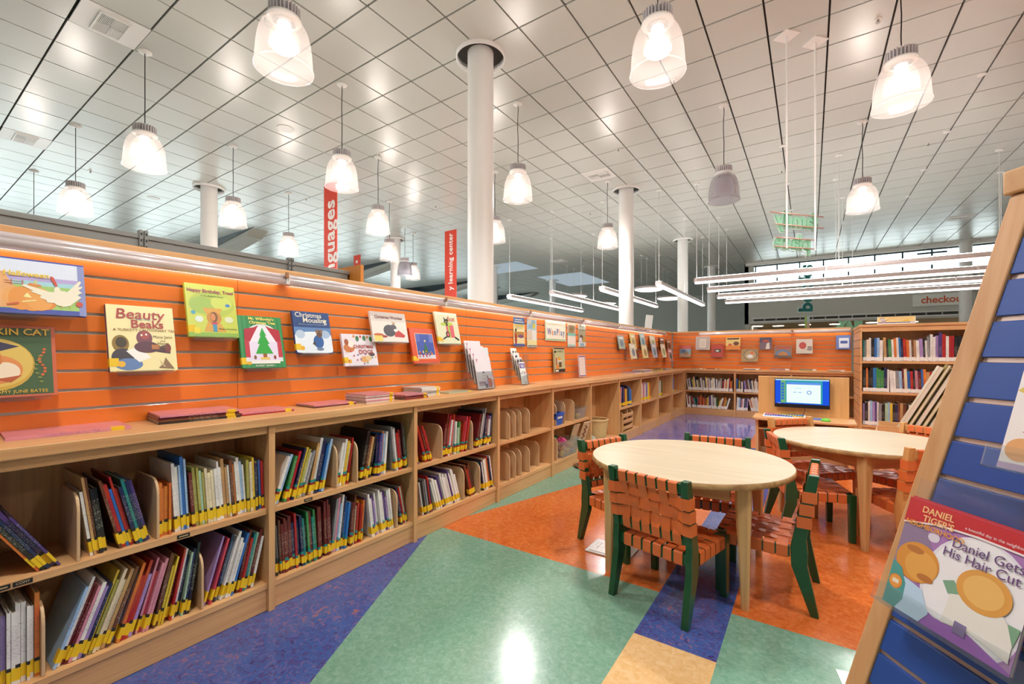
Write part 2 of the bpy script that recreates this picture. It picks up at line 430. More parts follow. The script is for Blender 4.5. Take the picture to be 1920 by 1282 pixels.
for k in range(9):
    x, y = [(1.97, 6.8 + 1.9 * k) for k in range(5)][k] if k < 5 else (-.43, 9.6 + 2.2 * (k - 5))
    if hk is None:
        hk = tag(MB().cyl((0, 0, 0), .05, -.016, .002, 14).obj('ceiling_hook_plate', WHITE, loc=(x, y, CZ0)), 'tiny white hook plate fixed on a ceiling joint', 'hook', 'ceiling hook plates')
    else: dup(hk, (x, y, CZ0))

# ------------------------------------------------------------------ walls of the hall
GW = pm('grey_wall_paint', '#C6C7C0', .8, var=.03, scale=1)
DARK = pm('dark_window_frame', '#2E4450', .4, .3)
PANE = clear('window_glass', '#EAF4F8', .93)
m = MB()
m.box(-2.35, 12, 21.4, 21.6, 2.5, 4.2); m.box(-2.35, 12, 21.4, 21.6, 4.98, CZ0 + .03); m.box(5.2, 12, 21.4, 21.6, 4.2, 4.98); m.box(-2.35, -2.0, 21.4, 21.6, 4.2, 4.98)
m.box(-2.35, -2.2, 21.4, 31, 0, CZ0 + .03); m.box(-24, -2.2, 31, 31.2, 0, CZ0 + .03)
m.box(-2.2, 12, 26, 26.1, 0, 2.6)
struct(m.obj('wall_back', GW), 'plain grey back wall of the hall under the high windows')
struct(MB().box(-2.2, 12, 21.6, 26, 2.5, 2.56).obj('ceiling', pm('tan_soffit', '#B99A6C', .7)), 'low tan ceiling of the room under the back wall')
struct(MB().box(-21.2, 9.7, -5.2, -5.0, 0, CZ0 + .03).obj('wall_front', WHITE), 'wall of the hall behind the viewpoint'); struct(MB().box(9.6, 9.8, -5.2, 21.4, 0, CZ0 + .03).obj('wall_right', WHITE), 'wall of the hall far to the right')
t = thing('window_1', 'long band of high clerestory windows in the back wall', 'window'); struct(t)
m = MB(); m.box(-2.0, 5.2, 21.4, 21.46, 4.2, 4.24); m.box(-2.0, 5.2, 21.4, 21.46, 4.93, 4.98)
for k in range(9):
    x = -1.96 + k * .79; m.box(x, x + .05, 21.4, 21.46, 4.24, 4.93)
m.box(3.2, 3.99, 21.38, 21.44, 4.8, 4.86)
m.obj('frame', DARK, t); MB().box(-2.0, 5.2, 21.45, 21.455, 4.24, 4.93).obj('pane', PANE, t)
struct(MB().box(-2.3, 6, 21.2, 21.4, 4.975, CZ0).obj('trim_1', WHITE), 'white trim above the clerestory windows')
t = thing('air_grille', 'long narrow white air grille running along the back wall', 'grille', (0, 21.39, 2.66))
m = MB(); m.box(-2.1, 8, -.03, 0, -.09, -.06); m.box(-2.1, 8, -.03, 0, .06, .09); m.obj('frame', WHITE, t)
m = MB()
for k in range(24): m.box(-2.0 + k * .42, -1.62 + k * .42, -.012, 0, -.04, .04)
m.obj('slots', pm('grille_slots', '#3B3C3A', .8), t)
for k, x in enumerate((-2.0, -1.2, -.2, .9, 2.1, 3.3)):
    MB().cyl((x, 23 + .3 * (k % 2), 2.5), .22, -.02, 0, 20).obj('recessed_downlight', glowm('downlight_glow', '#FFF6E4', 5))
    o = bpy.data.objects[[q.name for q in COL.objects if q.name.startswith('recessed_downlight')][-1]]
    tag(o, 'round lit downlight in the low ceiling under the back wall', 'ceiling light', 'downlights under the back wall')
# left end: sawtooth beams and tall windows
for k, y in enumerate((6.7, 12.3, 18.0, 23.6)):
    m = MB(); m.prism([(-14.2, CZ0), (-21, CZ0 - .02), (-21, 4.1), (-19.5, 4.25), (-14.6, 4.9)], 'y', y, y + .5, 0)
    m.prism([(-14.0, CZ0 - .0), (-21, CZ0 - .0), (-21, CZ0 - .42), (-17.5, CZ0 - .34)], 'y', y - .03, y - .002, 1)
    struct(m.obj(f'trim_{k + 2}', [GW, pm('dark_glazing', '#17242C', .2)]), 'grey sloping roof beam with a dark glazed strip in the left hall')
m = MB(); m.box(-21.3, -21.1, -5, 31, 0, .9); m.box(-21.3, -21.1, -5, 31, 4.3, CZ0 + .03); 
for k in range(8): m.box(-21.3, -21.1, -5 + k * 5.1, -4.4 + k * 5.1, .9, 4.3)
struct(m.obj('wall_left', GW), 'far left wall of the hall with tall bright windows')
for k in range(7):
    y0 = -4.4 + k * 5.1
    t = struct(thing(f'window_{k + 2}', 'tall bright window in the far left wall', 'window', (-21.2, y0, 0)))
    m = MB()
    for q in range(5): m.box(-.03, .03, q * 1.11, q * 1.11 + .06, .9, 4.3)
    m.box(-.03, .03, 0, 4.5, .9, .96); m.box(-.03, .03, 0, 4.5, 4.24, 4.3); m.box(-.03, .03, 0, 4.5, 2.9, 2.95); m.obj('frame', DARK, t)
    MB().box(-.004, .004, .03, 4.47, .93, 4.27).obj('pane', PANE, t)
# world: plain bright overcast daylight
w = bpy.data.worlds.new('daylight'); SC.world = w; w.use_nodes = True
nt = w.node_tree; bg = nt.nodes['Background']
tcw = N(nt, 'ShaderNodeTexCoord'); sp_ = N(nt, 'ShaderNodeSeparateXYZ'); rp = N(nt, 'ShaderNodeValToRGB')
nt.links.new(tcw.outputs['Generated'], sp_.inputs[0]); nt.links.new(sp_.outputs['Z'], rp.inputs[0])
rp.color_ramp.elements[0].color = lin('#F4F1EA'); rp.color_ramp.elements[1].color = lin('#E6F0FA')
nt.links.new(rp.outputs[0], bg.inputs[0]); bg.inputs[1].default_value = WORLD
# ------------------------------------------------------------------ pendant dome lamps
SH_ON = clear('ribbed_acrylic_lit', '#FFF4EE', .972, .12, GLOW, .03); SH_OFF = clear('ribbed_acrylic_unlit', '#D8D6DE', .55, .12)
FIN = pm('cast_aluminium', '#D6D2D6', .45, .1, var=.1)
BULB = glowm('lamp_core', '#FFF5EA', 2.5); BULB0 = pm('lamp_core_off', '#D8D8DA', .3)
def pendant(lit):
    t = thing('pendant_lamp', '', 'lamp', (0, 0, 0), 0, 'hanging dome lamps')
    MB().lathe([(.001, 0), (.075, 0), (.075, -.012), (.06, -.022), (.02, -.03), (.001, -.03)], 24).obj('canopy', WHITE, t)
    MB().tube([(.0, 0, -.03), (.006, 0, -.1), (.0, 0, -.18), (-.006, .002, -.35), (.004, 0, -.62), (.0, 0, -.82), (.003, 0, -.93), (0, 0, -.98)], .0055, 6).obj('cord', BLACK, t)
    m = MB(); m.cyl((0, 0, 0), .085, -1.05, -.96, 28)
    for k in range(26):
        a = 2 * PI * k / 26; M = Matrix.Rotation(a, 4, 'Z')
        m.box(.06, .122, -.005, .005, -1.052, -.965, 0, M)
    m.obj('heat_sink', FIN, t)
    MB().lathe([(.085, -1.05), (.128, -1.052), (.134, -1.062), (.128, -1.072), (.09, -1.075), (.088, -1.1)], 36).obj('collar_ring', WHITE, t)
    prof = [(.09, -1.085), (.128, -1.096), (.158, -1.122), (.182, -1.165), (.199, -1.225), (.21, -1.295), (.216, -1.37), (.221, -1.45), (.224, -1.475), (.23, -1.478), (.23, -1.49), (.222, -1.492)]
    MB().lathe(prof, 96, 0, True, rib=.006).obj('shade', SH_ON if lit else SH_OFF, t)
    MB().lathe([(.001, -1.095), (.05, -1.095), (.055, -1.17), (.10, -1.25), (.115, -1.29), (.09, -1.32), (.001, -1.325)], 24).obj('lamp_core', BULB if lit else BULB0, t)
    return t
P_ON = pendant(True); P_OFF = pendant(False)
PEND = [((-3.664, 1.99), 1, 'large lit dome lamp at the top of the photo, left of the thick white column'),
 ((-1.077, 3.80), 1, 'large lit dome lamp at the top, right of the thick white column'),
 ((.725, 5.62), 1, 'lit dome lamp highest at right, on a long cord above the checkout sign'),
 ((-7.066, 2.03), 1, 'lit dome lamp under the big air vent at upper left'),
 ((-10.344, 2.03), 1, 'leftmost lit dome lamp, above the grey shelf top'),
 ((-5.575, 3.865), 1, 'lit dome lamp overlapping the top of the red languages banner'),
 ((-8.914, 3.876), 1, 'lit dome lamp just right of the white column above the grey shelf'),
 ((-10.406, 5.755), 1, 'small lit dome lamp left of the red languages banner'),
 ((-7.054, 5.70), 1, 'lit dome lamp hanging between the two red banners, the higher one'),
 ((-8.866, 7.517), 1, 'small lit dome lamp between the red banners, in front of a column'),
 ((-10.177, 9.22), 0, 'unlit clear dome lamp low between the two red banners'),
 ((-10.5, 9.86), 1, 'lowest lit dome lamp, just above the strip light between the banners'),
 ((-3.747, 5.69), 1, 'lit dome lamp immediately right of the thick white column'),
 ((-3.77, 9.384), 1, 'lit dome lamp beside the second middle column, above the strip lights'),
 ((-1.118, 7.542), 0, 'unlit clear dome lamp left of the green hanging letters'),
 ((.721, 9.36), 1, 'lit dome lamp right of the green hanging letters'),
 ((-5.554, 7.546), 1, 'lit dome lamp half hidden by the right edge of the thick column'),
 ((-7.232, 9.3), 1, 'lowest lit dome lamp peeking from behind the right edge of the thick column')]
PEND += [((.73, 2.0), 1, 'added lit dome lamp overhead, just outside the top edge of the photo'), ((-1.08, .1), 1, 'added lit dome lamp behind the viewpoint'), ((4.1, 5.65), 1, 'added lit dome lamp far to the right, outside the photo'), ((-13.6, 2.03), 1, 'added lit dome lamp far to the left, outside the photo'), ((4.1, 1.95), 1, 'added lit dome lamp to the right of the viewpoint')]  # unseen lamps added for brightness, continuing the lamp grid
for k, ((x, y), lit, l) in enumerate(PEND):
    src = P_ON if lit else P_OFF
    o = src if not src['label'] else dup(src)
    o['label'] = l; o.location = (x, y, CZ0)
    if lit:
        for nm, kind, pw in (('pendant_downlight', 'SPOT', PWATT), ('pendant_glow', 'POINT', PWATT * UPSHARE)):
            ld = bpy.data.lights.new(nm, kind); ld.energy = pw; ld.color = (1, .985, .965); ld.shadow_soft_size = .09
            if kind == 'SPOT': ld.spot_size = 2.75; ld.spot_blend = .7
            lo = bpy.data.objects.new(nm, ld); COL.objects.link(lo); lo.location = (x, y, CZ0 - (1.50 if kind == 'SPOT' else 1.36))

# ------------------------------------------------------------------ hanging strip lights of the hall
TUBE = glowm('strip_diffuser', '#FFF9F2', STRIP)
UPT = glowm('added_strip_uplight', '#FFF9F2', STRIP * UPX)
HOUS = pm('strip_housing', '#CFC3C2', .35, .3, var=.04)
def strip_light(x, y, z, ln, axis, label):
    """housing runs along local +y"""
    t = thing('strip_light', label, 'strip light', (x, y, z), 0 if axis == 'y' else -PI / 2, 'hanging strip lights')
    MB().prism([(-.07, -.01), (.07, -.01), (.075, .02), (.05, .075), (-.05, .075), (-.075, .02)], 'y', -.05, ln).obj('housing', HOUS, t)
    MB().prism([(-.06, -.012), (.06, -.012), (.045, -.05), (-.045, -.05)], 'y', -.03, ln - .02).obj('diffuser', TUBE, t)
    MB().box(-.035, .035, 0, ln - .05, .0755, .084).obj('added_uplight', UPT, t)  # glowing top strip added to brighten the far ceiling
    k = 0.
    while k < ln: MB().box(-.079, .079, k - .012, k + .012, -.014, .079).obj('joint_clip', WHITE, t); k += 2.4
    for q in (0., ln * .5, ln - .1):
        MB().tube([(0, q, .07), (.004, q, 1.0), (-.004, q, 1.7), (0, q, CZ0 - z)], .006, 5).obj('hanging_cable', WHITE, t)
        MB().cyl((0, q, CZ0 - z), .06, -.02, .002, 14).obj('ceiling_canopy', WHITE, t)
    return t
for (x, y, z, ln), l in zip([(-7.19, 10.48, 2.86, 4.9), (-5.80, 10.50, 2.86, 5.5), (-4.38, 10.55, 2.86, 4.8), (-2.96, 10.55, 2.86, 5.2)],
        ['hanging white strip light running away above the orange wall, leftmost of four', 'second hanging strip light from the left above the orange wall', 'hanging strip light passing behind the second middle column', 'hanging strip light right of the second middle column, beside a round lamp']):
    strip_light(x, y, z, ln, 'y', l)
for (x, y, z, ln), l in zip([(-2.14, 10.65, 2.86, 5.2), (-2.13, 12.1, 2.84, 5.2), (-2.14, 13.58, 2.83, 5.6), (-2.15, 15.07, 2.83, 6.2)],
        ['long horizontal strip light before the high windows, topmost of four', 'long horizontal strip light before the high windows, second from the top', 'long horizontal strip light before the high windows, third from the top', 'long horizontal strip light before the high windows, lowest of four']):
    strip_light(x, y, z, ln, 'x', l)
DISCG = glowm('disc_diffuser', '#FFFAF2', STRIP * .7)
def disc_lamp(x, y, z, label):
    t = thing('disc_lamp', label, 'lamp', (x, y, z), 0, 'hanging round disc lamps')
    MB().lathe([(.001, .09), (.5, .09), (.57, .07), (.58, 0), (.56, -.01)], 40).obj('housing', HOUS, t)
    MB().lathe([(.56, -.005), (.45, -.05), (.2, -.07), (.001, -.075)], 40).obj('diffuser', DISCG, t)
    for q in range(3):
        a = 2.1 * q; p = (.4 * math.cos(a), .4 * math.sin(a))
        MB().tube([(p[0], p[1], .085), (p[0], p[1], CZ0 - z)], .005, 5).obj('hanging_cable', WHITE, t)
        MB().cyl((p[0], p[1], CZ0 - z), .05, -.02, .002, 12).obj('ceiling_canopy', WHITE, t)
for d, u, l in [(17.5, 1217, 'round flat disc lamp behind the strip light, largest of the disc lamps'), (20.3, 1256, 'round disc lamp below and right of the largest disc lamp'), (19.6, 1077, 'round disc lamp behind the second strip light from left'), (22.4, 1134, 'farthest small round disc lamp near the second middle column'),
                (21, 1444, 'round disc lamp below the long strip lights, left one'), (19.6, 1616, 'round disc lamp below the long strip lights, right one')]:
    x, y = ahead(d, (u - 960) / 825 * d); disc_lamp(x, y, 3.79 if u < 1400 else 3.55, l)
# ------------------------------------------------------------------ low bookcases: one unit, copied along both runs
def bookcase(shelf=True):
    """front faces local -y, left edge x=0, width .915"""
    t = thing('low_bookcase', '', 'bookcase', (0, 0, 0), 0, 'low maple bookcases')
    W = .915
    for a, b_ in ((0, .0145), (W - .0145, W)):
        m = MB(); m.box(a, b_, 0, .35, 0, .874); xx = b_ + .0004 if a == 0 else a - .0004
        for yy in (.055, .27):
            for k in range(20):
                z = .19 + k * .032
                if shelf and abs(z - .468) < .02: continue
                c = [(xx, yy + .0026 * math.cos(q * PI / 3), z + .0026 * math.sin(q * PI / 3)) for q in range(6)]
                m.add(c, [tuple(range(6)) if a == 0 else tuple(range(6))[::-1]], 1)
        m.obj('side_panel', [WZ, pm('pin_hole', '#4A2F1B', .8)], t)
    MB().box(.0145, W - .0145, .335, .35, .1, .874).obj('back_panel', WZ, t)
    MB().box(.0145, W - .0145, .018, .034, .002, .103).obj('toe_kick', WX, t)
    MB().box(.0145, W - .0145, .012, .335, .1035, .130).obj('bottom_shelf', WX, t, .002)
    MB().box(.0145, W - .0145, .012, .03, .835, .872).obj('top_rail', WX, t, .002)
    if shelf: MB().box(.016, W - .016, .015, .33, .455, .482).obj('shelf', WX, t, .002)
    return t
BC = bookcase(True); BC5 = bookcase(False)
YB = [.17 + .915 * k for k in range(-1, 11)]
names = ['low maple bookcase nearest the viewer, at the lower left corner', 'second low bookcase along the left wall, full of picture books', 'third low bookcase, with tan dividers between dark red books',
  'low bookcase holding only tan dividers on two shelves', 'low bookcase with blue and clear toy bins', 'low bookcase without a middle shelf, wicker basket inside', 'low bookcase with a small wooden rack on its lower shelf',
  'low bookcase with books above and nothing below, next after the wooden rack', 'low bookcase with books in clear holders above an empty shelf', 'last low bookcase of the left run, in the corner']
XF = -2.105
LEFT = []
for k, nm in enumerate(names):
    src = BC5 if k == 5 else BC
    o = src if not src['label'] else dup(src)
    o['label'] = nm; o.location = (XF, .17 + .915 * k, 0); o.rotation_euler = (0, 0, PI / 2); LEFT.append(o)
for k, nm in enumerate(['low bookcase of the back run, left one in the corner', 'low bookcase of the back run, behind the left part of the computer desk', 'low bookcase of the back run, behind the monitor']):
    o = dup(BC, (-2.115 + .915 * k, 9.40, 0), 0, nm)
# corner filler and counters
tag(MB().box(-2.455, -2.1165, 9.3365, 9.76, 0, .872).obj('corner_filler', WZ), 'plain maple corner post between the two bookcase runs', 'filler panel')
tag(MB().box(-2.475, -2.088, -.75, 9.76, .874, .914).obj('countertop', WY, bevel=.004), 'long maple countertop over the left bookcases', 'countertop')
tag(MB().box(-2.087, .60, 9.375, 9.76, .874, .914).obj('countertop', WX, bevel=.004), 'maple countertop over the back bookcases', 'countertop')

# ------------------------------------------------------------------ orange slat walls
GROOVE = [.9885 + .0772 * k for k in range(9)]
def slat_panel(ln, label, loc, rz):
    """front face at local y=0 facing -y, runs along +x"""
    t = thing('slatwall_panel', label, 'slat wall', loc, rz, 'orange slat wall panels')
    m = MB(); z0 = .915
    for g in GROOVE + [1.668]:
        m.box(.0008, ln - .0008, 0, .018, z0, g - .0058 if g < 1.66 else 1.655); z0 = g + .0058
    m.box(.0008, ln - .0008, .0182, .034, .915, 1.655); m.obj('orange_board', ORANGE, t, .0015)
    m = MB()
    for g in GROOVE: m.prism([(.0178, g - .0056), (.0178, g + .0056), (.003, g + .0056), (.003, g + .0044), (.014, g + .0044), (.014, g - .0044), (.003, g - .0044), (.003, g - .0056)], 'x', 0.001, ln - .001)
    m.obj('groove_insert', ALU, t)
    return t
ys = [-.745, 1.09, 2.92, 4.75, 6.58, 8.41, 9.72]
for k, l in enumerate(['orange slat wall panel nearest the viewer behind the Beauty book', 'orange slat wall panel behind the Christmas display books', 'orange slat wall panel behind the brochures and WeePlay sign', 'orange slat wall panel left of the far book displays, bare', 'orange slat wall panel with paired far display books', 'orange slat wall panel ending in the corner']):
    slat_panel(ys[k + 1] - ys[k], l, (-2.455, ys[k], 0), PI / 2)
for x0, x1, l in [(-2.44, -1.2, 'orange slat wall panel of the back wall, left one in the corner'), (-1.2, -.285, 'orange slat wall panel of the back wall, in the middle'), (-.285, .6, 'orange slat wall panel of the back wall, above the monitor')]:
    slat_panel(x1 - x0, l, (x0, 9.745, 0), 0)
tag(MB().box(-2.505, -2.44, -.75, 9.8, 1.656, 1.684).obj('wall_top_rail', WY, bevel=.003), 'maple cap strip along the top of the left slat wall', 'cap rail')
tag(MB().box(-2.44, .6, 9.735, 9.8, 1.656, 1.684).obj('wall_top_rail', WX, bevel=.003), 'maple cap strip along the top of the back slat wall', 'cap rail')
tag(MB().box(-2.505, -2.491, -.75, 9.8, 0, 1.655).obj('wall_backing', WZ), 'maple backing board behind the left slat wall', 'backing board')

# light rails under the cap
LENS = pm('rail_lens', '#E9DAD8', .22, .25, var=.03, scale=4, coat=.5)
def rail(ln, label, loc, rz):
    t = thing('wall_strip_light', label, 'strip light', loc, rz, 'rounded strip lights on the slat walls')
    prof = [(0, .0), (-.034, .0), (-.036, -.008), (-.043, -.008), (-.052, .004), (-.06, .017), (-.058, .026), (-.055, .029), (-.058, .033), (-.056, .045), (-.046, .053), (-.03, .056), (0, .056)]
    MB().prism(prof, 'x', .006, ln - .006, sm=True).obj('lens_cover', LENS, t)
    MB().box(0, .0055, -.062, 0, -.002, .058).obj('end_cap', WHITE, t); MB().box(ln - .0055, ln, -.062, 0, -.002, .058).obj('end_cap', WHITE, t)
    MB().box(.03, ln - .03, -.031, -.014, -.005, -.0008).obj('light_tube', glowm('rail_tube', '#FFF3E4', RAILW), t)
    MB().box(ln - .014, ln + .004, -.068, -.06, .03, .062).obj('clip', pm('copper_clip', '#B98A66', .3, .7), t)
    return t
rl = [-1.25, .04, 1.324, 2.606, 3.886, 5.17, 6.44, 7.737, 9.05]
for k in range(8):
    rail(rl[k + 1] - rl[k] - .004, ['strip light rail at the near end of the left slat wall', 'strip light rail over the Beauty and Tree books', 'strip light rail over the Christmas books', 'strip light rail over the tiered brochure holder', 'strip light rail over the WeePlay sign',
         'strip light rail right of the WeePlay sign', 'strip light rail over the first far display books', 'strip light rail ending near the corner'][k], (-2.455, rl[k], 1.6), PI / 2)
rail(1.62, 'strip light rail on the back slat wall, left one', (-1.9, 9.745, 1.6), 0); rail(.86, 'strip light rail on the back slat wall, right one', (-.26, 9.745, 1.6), 0)

# grey steel shelving beyond the wall
t = thing('steel_shelving', 'dark grey steel shelving showing above the left slat wall', 'shelving', (-2.62, 0, 0))
MB().box(-.5, 0, -2.0, 1.86, 0, 1.755).obj('body', GREY, t)
m = MB(); m.box(-.52, .006, -2.0, 1.87, 1.755, 1.778); m.box(0, .004, -2.0, 1.86, 1.69, 1.70); m.obj('cover_top', GREY, t, .002)
for y in (.745, 1.46, -.17):
    u = MB(); u.box(-.02, .014, y - .016, y - .004, .2, 1.795); u.box(-.02, .014, y + .004, y + .016, .2, 1.795); u.box(-.02, .002, y - .004, y + .004, .2, 1.795)
    u = u.obj('upright', GREY, t)
    s_ = MB()
    for q in range(10): s_.box(.0141, .0145, y - .013, y - .007, 1.5 + q * .03, 1.512 + q * .03); s_.box(.0141, .0145, y + .007, y + .013, 1.5 + q * .03, 1.512 + q * .03)
    s_.obj('slots', BLACK, u)
tag(MB().box(-3.25, -2.512, 1.885, 1.91, 0, 1.815).obj('end_panel', wood('orange_maple_x', '#DD9242', '#CC7E32', 'z')), 'orange-stained wooden end panel of the steel shelving', 'end panel')

# ------------------------------------------------------------------ tall bookcase at the right of the back run
t = thing('tall_bookcase', 'tall maple bookcase of chapter books at right behind the tables', 'bookcase', (.60, 8.13, 0)); TB = t
W2 = 1.75
m = MB(); z0 = 0.
for k in range(13): m.box(0, .022, 0, 1.17, z0, .1 + k * .12 - .005); z0 = .1 + k * .12 + .005
m.box(0, .022, 0, 1.17, z0, 1.60); m.box(.010, .022, 0.02, 1.15, 0, 1.6); m.obj('side_panel', WZ, t)
m = MB()
for k in range(13): m.box(.004, .0095, .03, 1.17, .096 + k * .12, .104 + k * .12)
m.obj('groove_insert', pm('dark_groove', '#6E5A4C', .5, .3), t)
MB().box(W2 - .022, W2, 0, 1.17, 0, 1.60).obj('side_panel', WZ, t)
MB().box(-.012, W2 + .012, -.015, 1.18, 1.60, 1.635).obj('top', WX, t, .004)
MB().box(.022, W2 - .022, .002, .02, 1.535, 1.60).obj('top_rail', WX, t, .002)
MB().box(.022, W2 - .022, .30, .32, 0, 1.60).obj('back_panel', WZ, t)
for z in (1.078, .637, .155): MB().box(.022, W2 - .022, .004, .30, z, z + .035).obj('shelf', WX, t, .002)
MB().box(.022, W2 - .022, .02, .04, 0, .155).obj('toe_kick', WX, t)
# ------------------------------------------------------------------ shelf books
PAL = dict(w=('white', '#E9E4DC'), c=('cream', '#E6D6B0'), t=('tan', '#C79A63'), b=('brown', '#6B3A22'), o=('orange', '#D9772B'), r=('red', '#B3211F'), m=('maroon', '#6E1A1C'), p=('pink', '#DB8F9C'),
           l=('lilac', '#A98BC0'), u=('purple', '#4A3474'), n=('navy', '#1E2750'), B=('blue', '#2F6FB5'), s=('pale blue', '#9DBEDD'), e=('teal', '#1F7C77'), g=('green', '#3E8A4A'), v=('olive', '#A8A04A'),
           y=('yellow', '#E3C23C'), k=('black', '#1E1C1E'), G=('grey', '#8A8A8C'), P=('pale green', '#A9C7A8'), K=('pinkish red', '#CF4453'))
def book_cover_mat():
    """cover in the object's own colour with a worn printed spine title"""
    m, nt, out = nodes('book_cover')
    b = N(nt, 'ShaderNodeBsdfPrincipled'); b.inputs['Roughness'].default_value = .28; b.inputs['Coat Weight'].default_value = .4
    oi = N(nt, 'ShaderNodeObjectInfo'); tc = N(nt, 'ShaderNodeTexCoord')
    sep = N(nt, 'ShaderNodeSeparateXYZ'); nt.links.new(tc.outputs['Object'], sep.inputs[0])
    mp = N(nt, 'ShaderNodeMapping'); mp.inputs['Scale'].default_value = (420, 1, 260); nt.links.new(tc.outputs['Object'], mp.inputs[0])
    off = N(nt, 'ShaderNodeVectorMath', operation='ADD'); nt.links.new(mp.outputs[0], off.inputs[0]); nt.links.new(oi.outputs['Random'], off.inputs[1])
    no = N(nt, 'ShaderNodeTexNoise'); no.inputs['Scale'].default_value = 1; no.inputs['Detail'].default_value = 2; nt.links.new(off.outputs[0], no.inputs['Vector'])
    def cmp(op, a, val):
        q = N(nt, 'ShaderNodeMath', operation=op); nt.links.new(a, q.inputs[0]); q.inputs[1].default_value = val; return q.outputs[0]
    def mul(a, c):
        q = N(nt, 'ShaderNodeMath', operation='MULTIPLY'); nt.links.new(a, q.inputs[0]); nt.links.new(c, q.inputs[1]); return q.outputs[0]
    lett = cmp('GREATER_THAN', no.outputs['Fac'], .58)
    mask = mul(mul(cmp('GREATER_THAN', sep.outputs['Z'], .09), cmp('LESS_THAN', sep.outputs['Z'], .2)), mul(cmp('LESS_THAN', sep.outputs['Y'], .0012), lett))
    lw = N(nt, 'ShaderNodeSeparateColor', mode='HSV'); nt.links.new(oi.outputs['Color'], lw.inputs[0])
    dk = cmp('GREATER_THAN', lw.outputs[2], .45)
    cr = N(nt, 'ShaderNodeMix', data_type='RGBA'); cr.inputs[6].default_value = lin('#E8DEC2'); cr.inputs[7].default_value = lin('#3A2A4A'); nt.links.new(dk, cr.inputs[0])
    art = N(nt, 'ShaderNodeTexNoise'); art.inputs['Scale'].default_value = 11; art.inputs['Detail'].default_value = 2
    ao = N(nt, 'ShaderNodeVectorMath', operation='ADD'); nt.links.new(tc.outputs['Object'], ao.inputs[0]); nt.links.new(oi.outputs['Random'], ao.inputs[1]); nt.links.new(ao.outputs[0], art.inputs['Vector'])
    hs = N(nt, 'ShaderNodeHueSaturation'); nt.links.new(oi.outputs['Color'], hs.inputs['Color'])
    mr = N(nt, 'ShaderNodeMapRange'); mr.inputs['To Min'].default_value = .72; mr.inputs['To Max'].default_value = 1.22; nt.links.new(art.outputs['Fac'], mr.inputs['Value']); nt.links.new(mr.outputs[0], hs.inputs['Value'])
    m2 = N(nt, 'ShaderNodeMapRange'); m2.inputs['To Min'].default_value = .47; m2.inputs['To Max'].default_value = .53; nt.links.new(art.outputs['Fac'], m2.inputs['Value']); nt.links.new(m2.outputs[0], hs.inputs['Hue'])
    mx = N(nt, 'ShaderNodeMix', data_type='RGBA'); nt.links.new(hs.outputs[0], mx.inputs[6]); nt.links.new(cr.outputs[2], mx.inputs[7]); hm = N(nt, 'ShaderNodeMath', operation='MULTIPLY'); hm.inputs[1].default_value = .38; nt.links.new(mask, hm.inputs[0]); nt.links.new(hm.outputs[0], mx.inputs[0])
    nt.links.new(mx.outputs[2], b.inputs['Base Color']); nt.links.new(b.outputs[0], out.inputs[0])
    return m
COVER = book_cover_mat()
ST = {c: pm('sticker_' + c, h, .5, var=.05) for c, h in dict(teal='#1E8E86', red='#9E2421', green='#3F9A44', dark='#2B2622', pale='#C9D3DC').items()}

def book_mb(t, D, h, hard=True):
    """spine at y=0 facing -y, thickness t along x, depth along +y"""
    q = min(.0022, t * .22); m = MB(); i = .004 if hard else .0008
    m.box(0, q, 0, D, 0, h, 0); m.box(t - q, t, 0, D, 0, h, 0); m.box(q, t - q, 0, q, 0, h, 0)
    m.box(q, t - q, q, D - i, i, h - i, 1)
    return m
def shelf_book(name, t, D, h, code, loc, lean, rz, sticker, label, group):
    o = book_mb(t, D, h).obj(name, [COVER, PAPER], loc=loc, rot=(0, math.radians(lean), rz))
    o.color = lin(PAL[code][1]); tag(o, label, 'book', group)
    if sticker:
        m = MB(); e = .0003; z0 = sticker[1]; z1 = z0 + sticker[2]
        m.box(-e, t + e, -e, .026, z0, z1, 0)
        if len(sticker) > 3:
            zz = z1
            for k in range(3, len(sticker)): m.box(-e, t + e, -e, .014, zz + .0002, zz + sticker[k][1], k - 2); zz += sticker[k][1]
        m.obj('spine_label', [sticker[0]] + [ST[s[0]] for s in sticker[3:]], o)
    return o

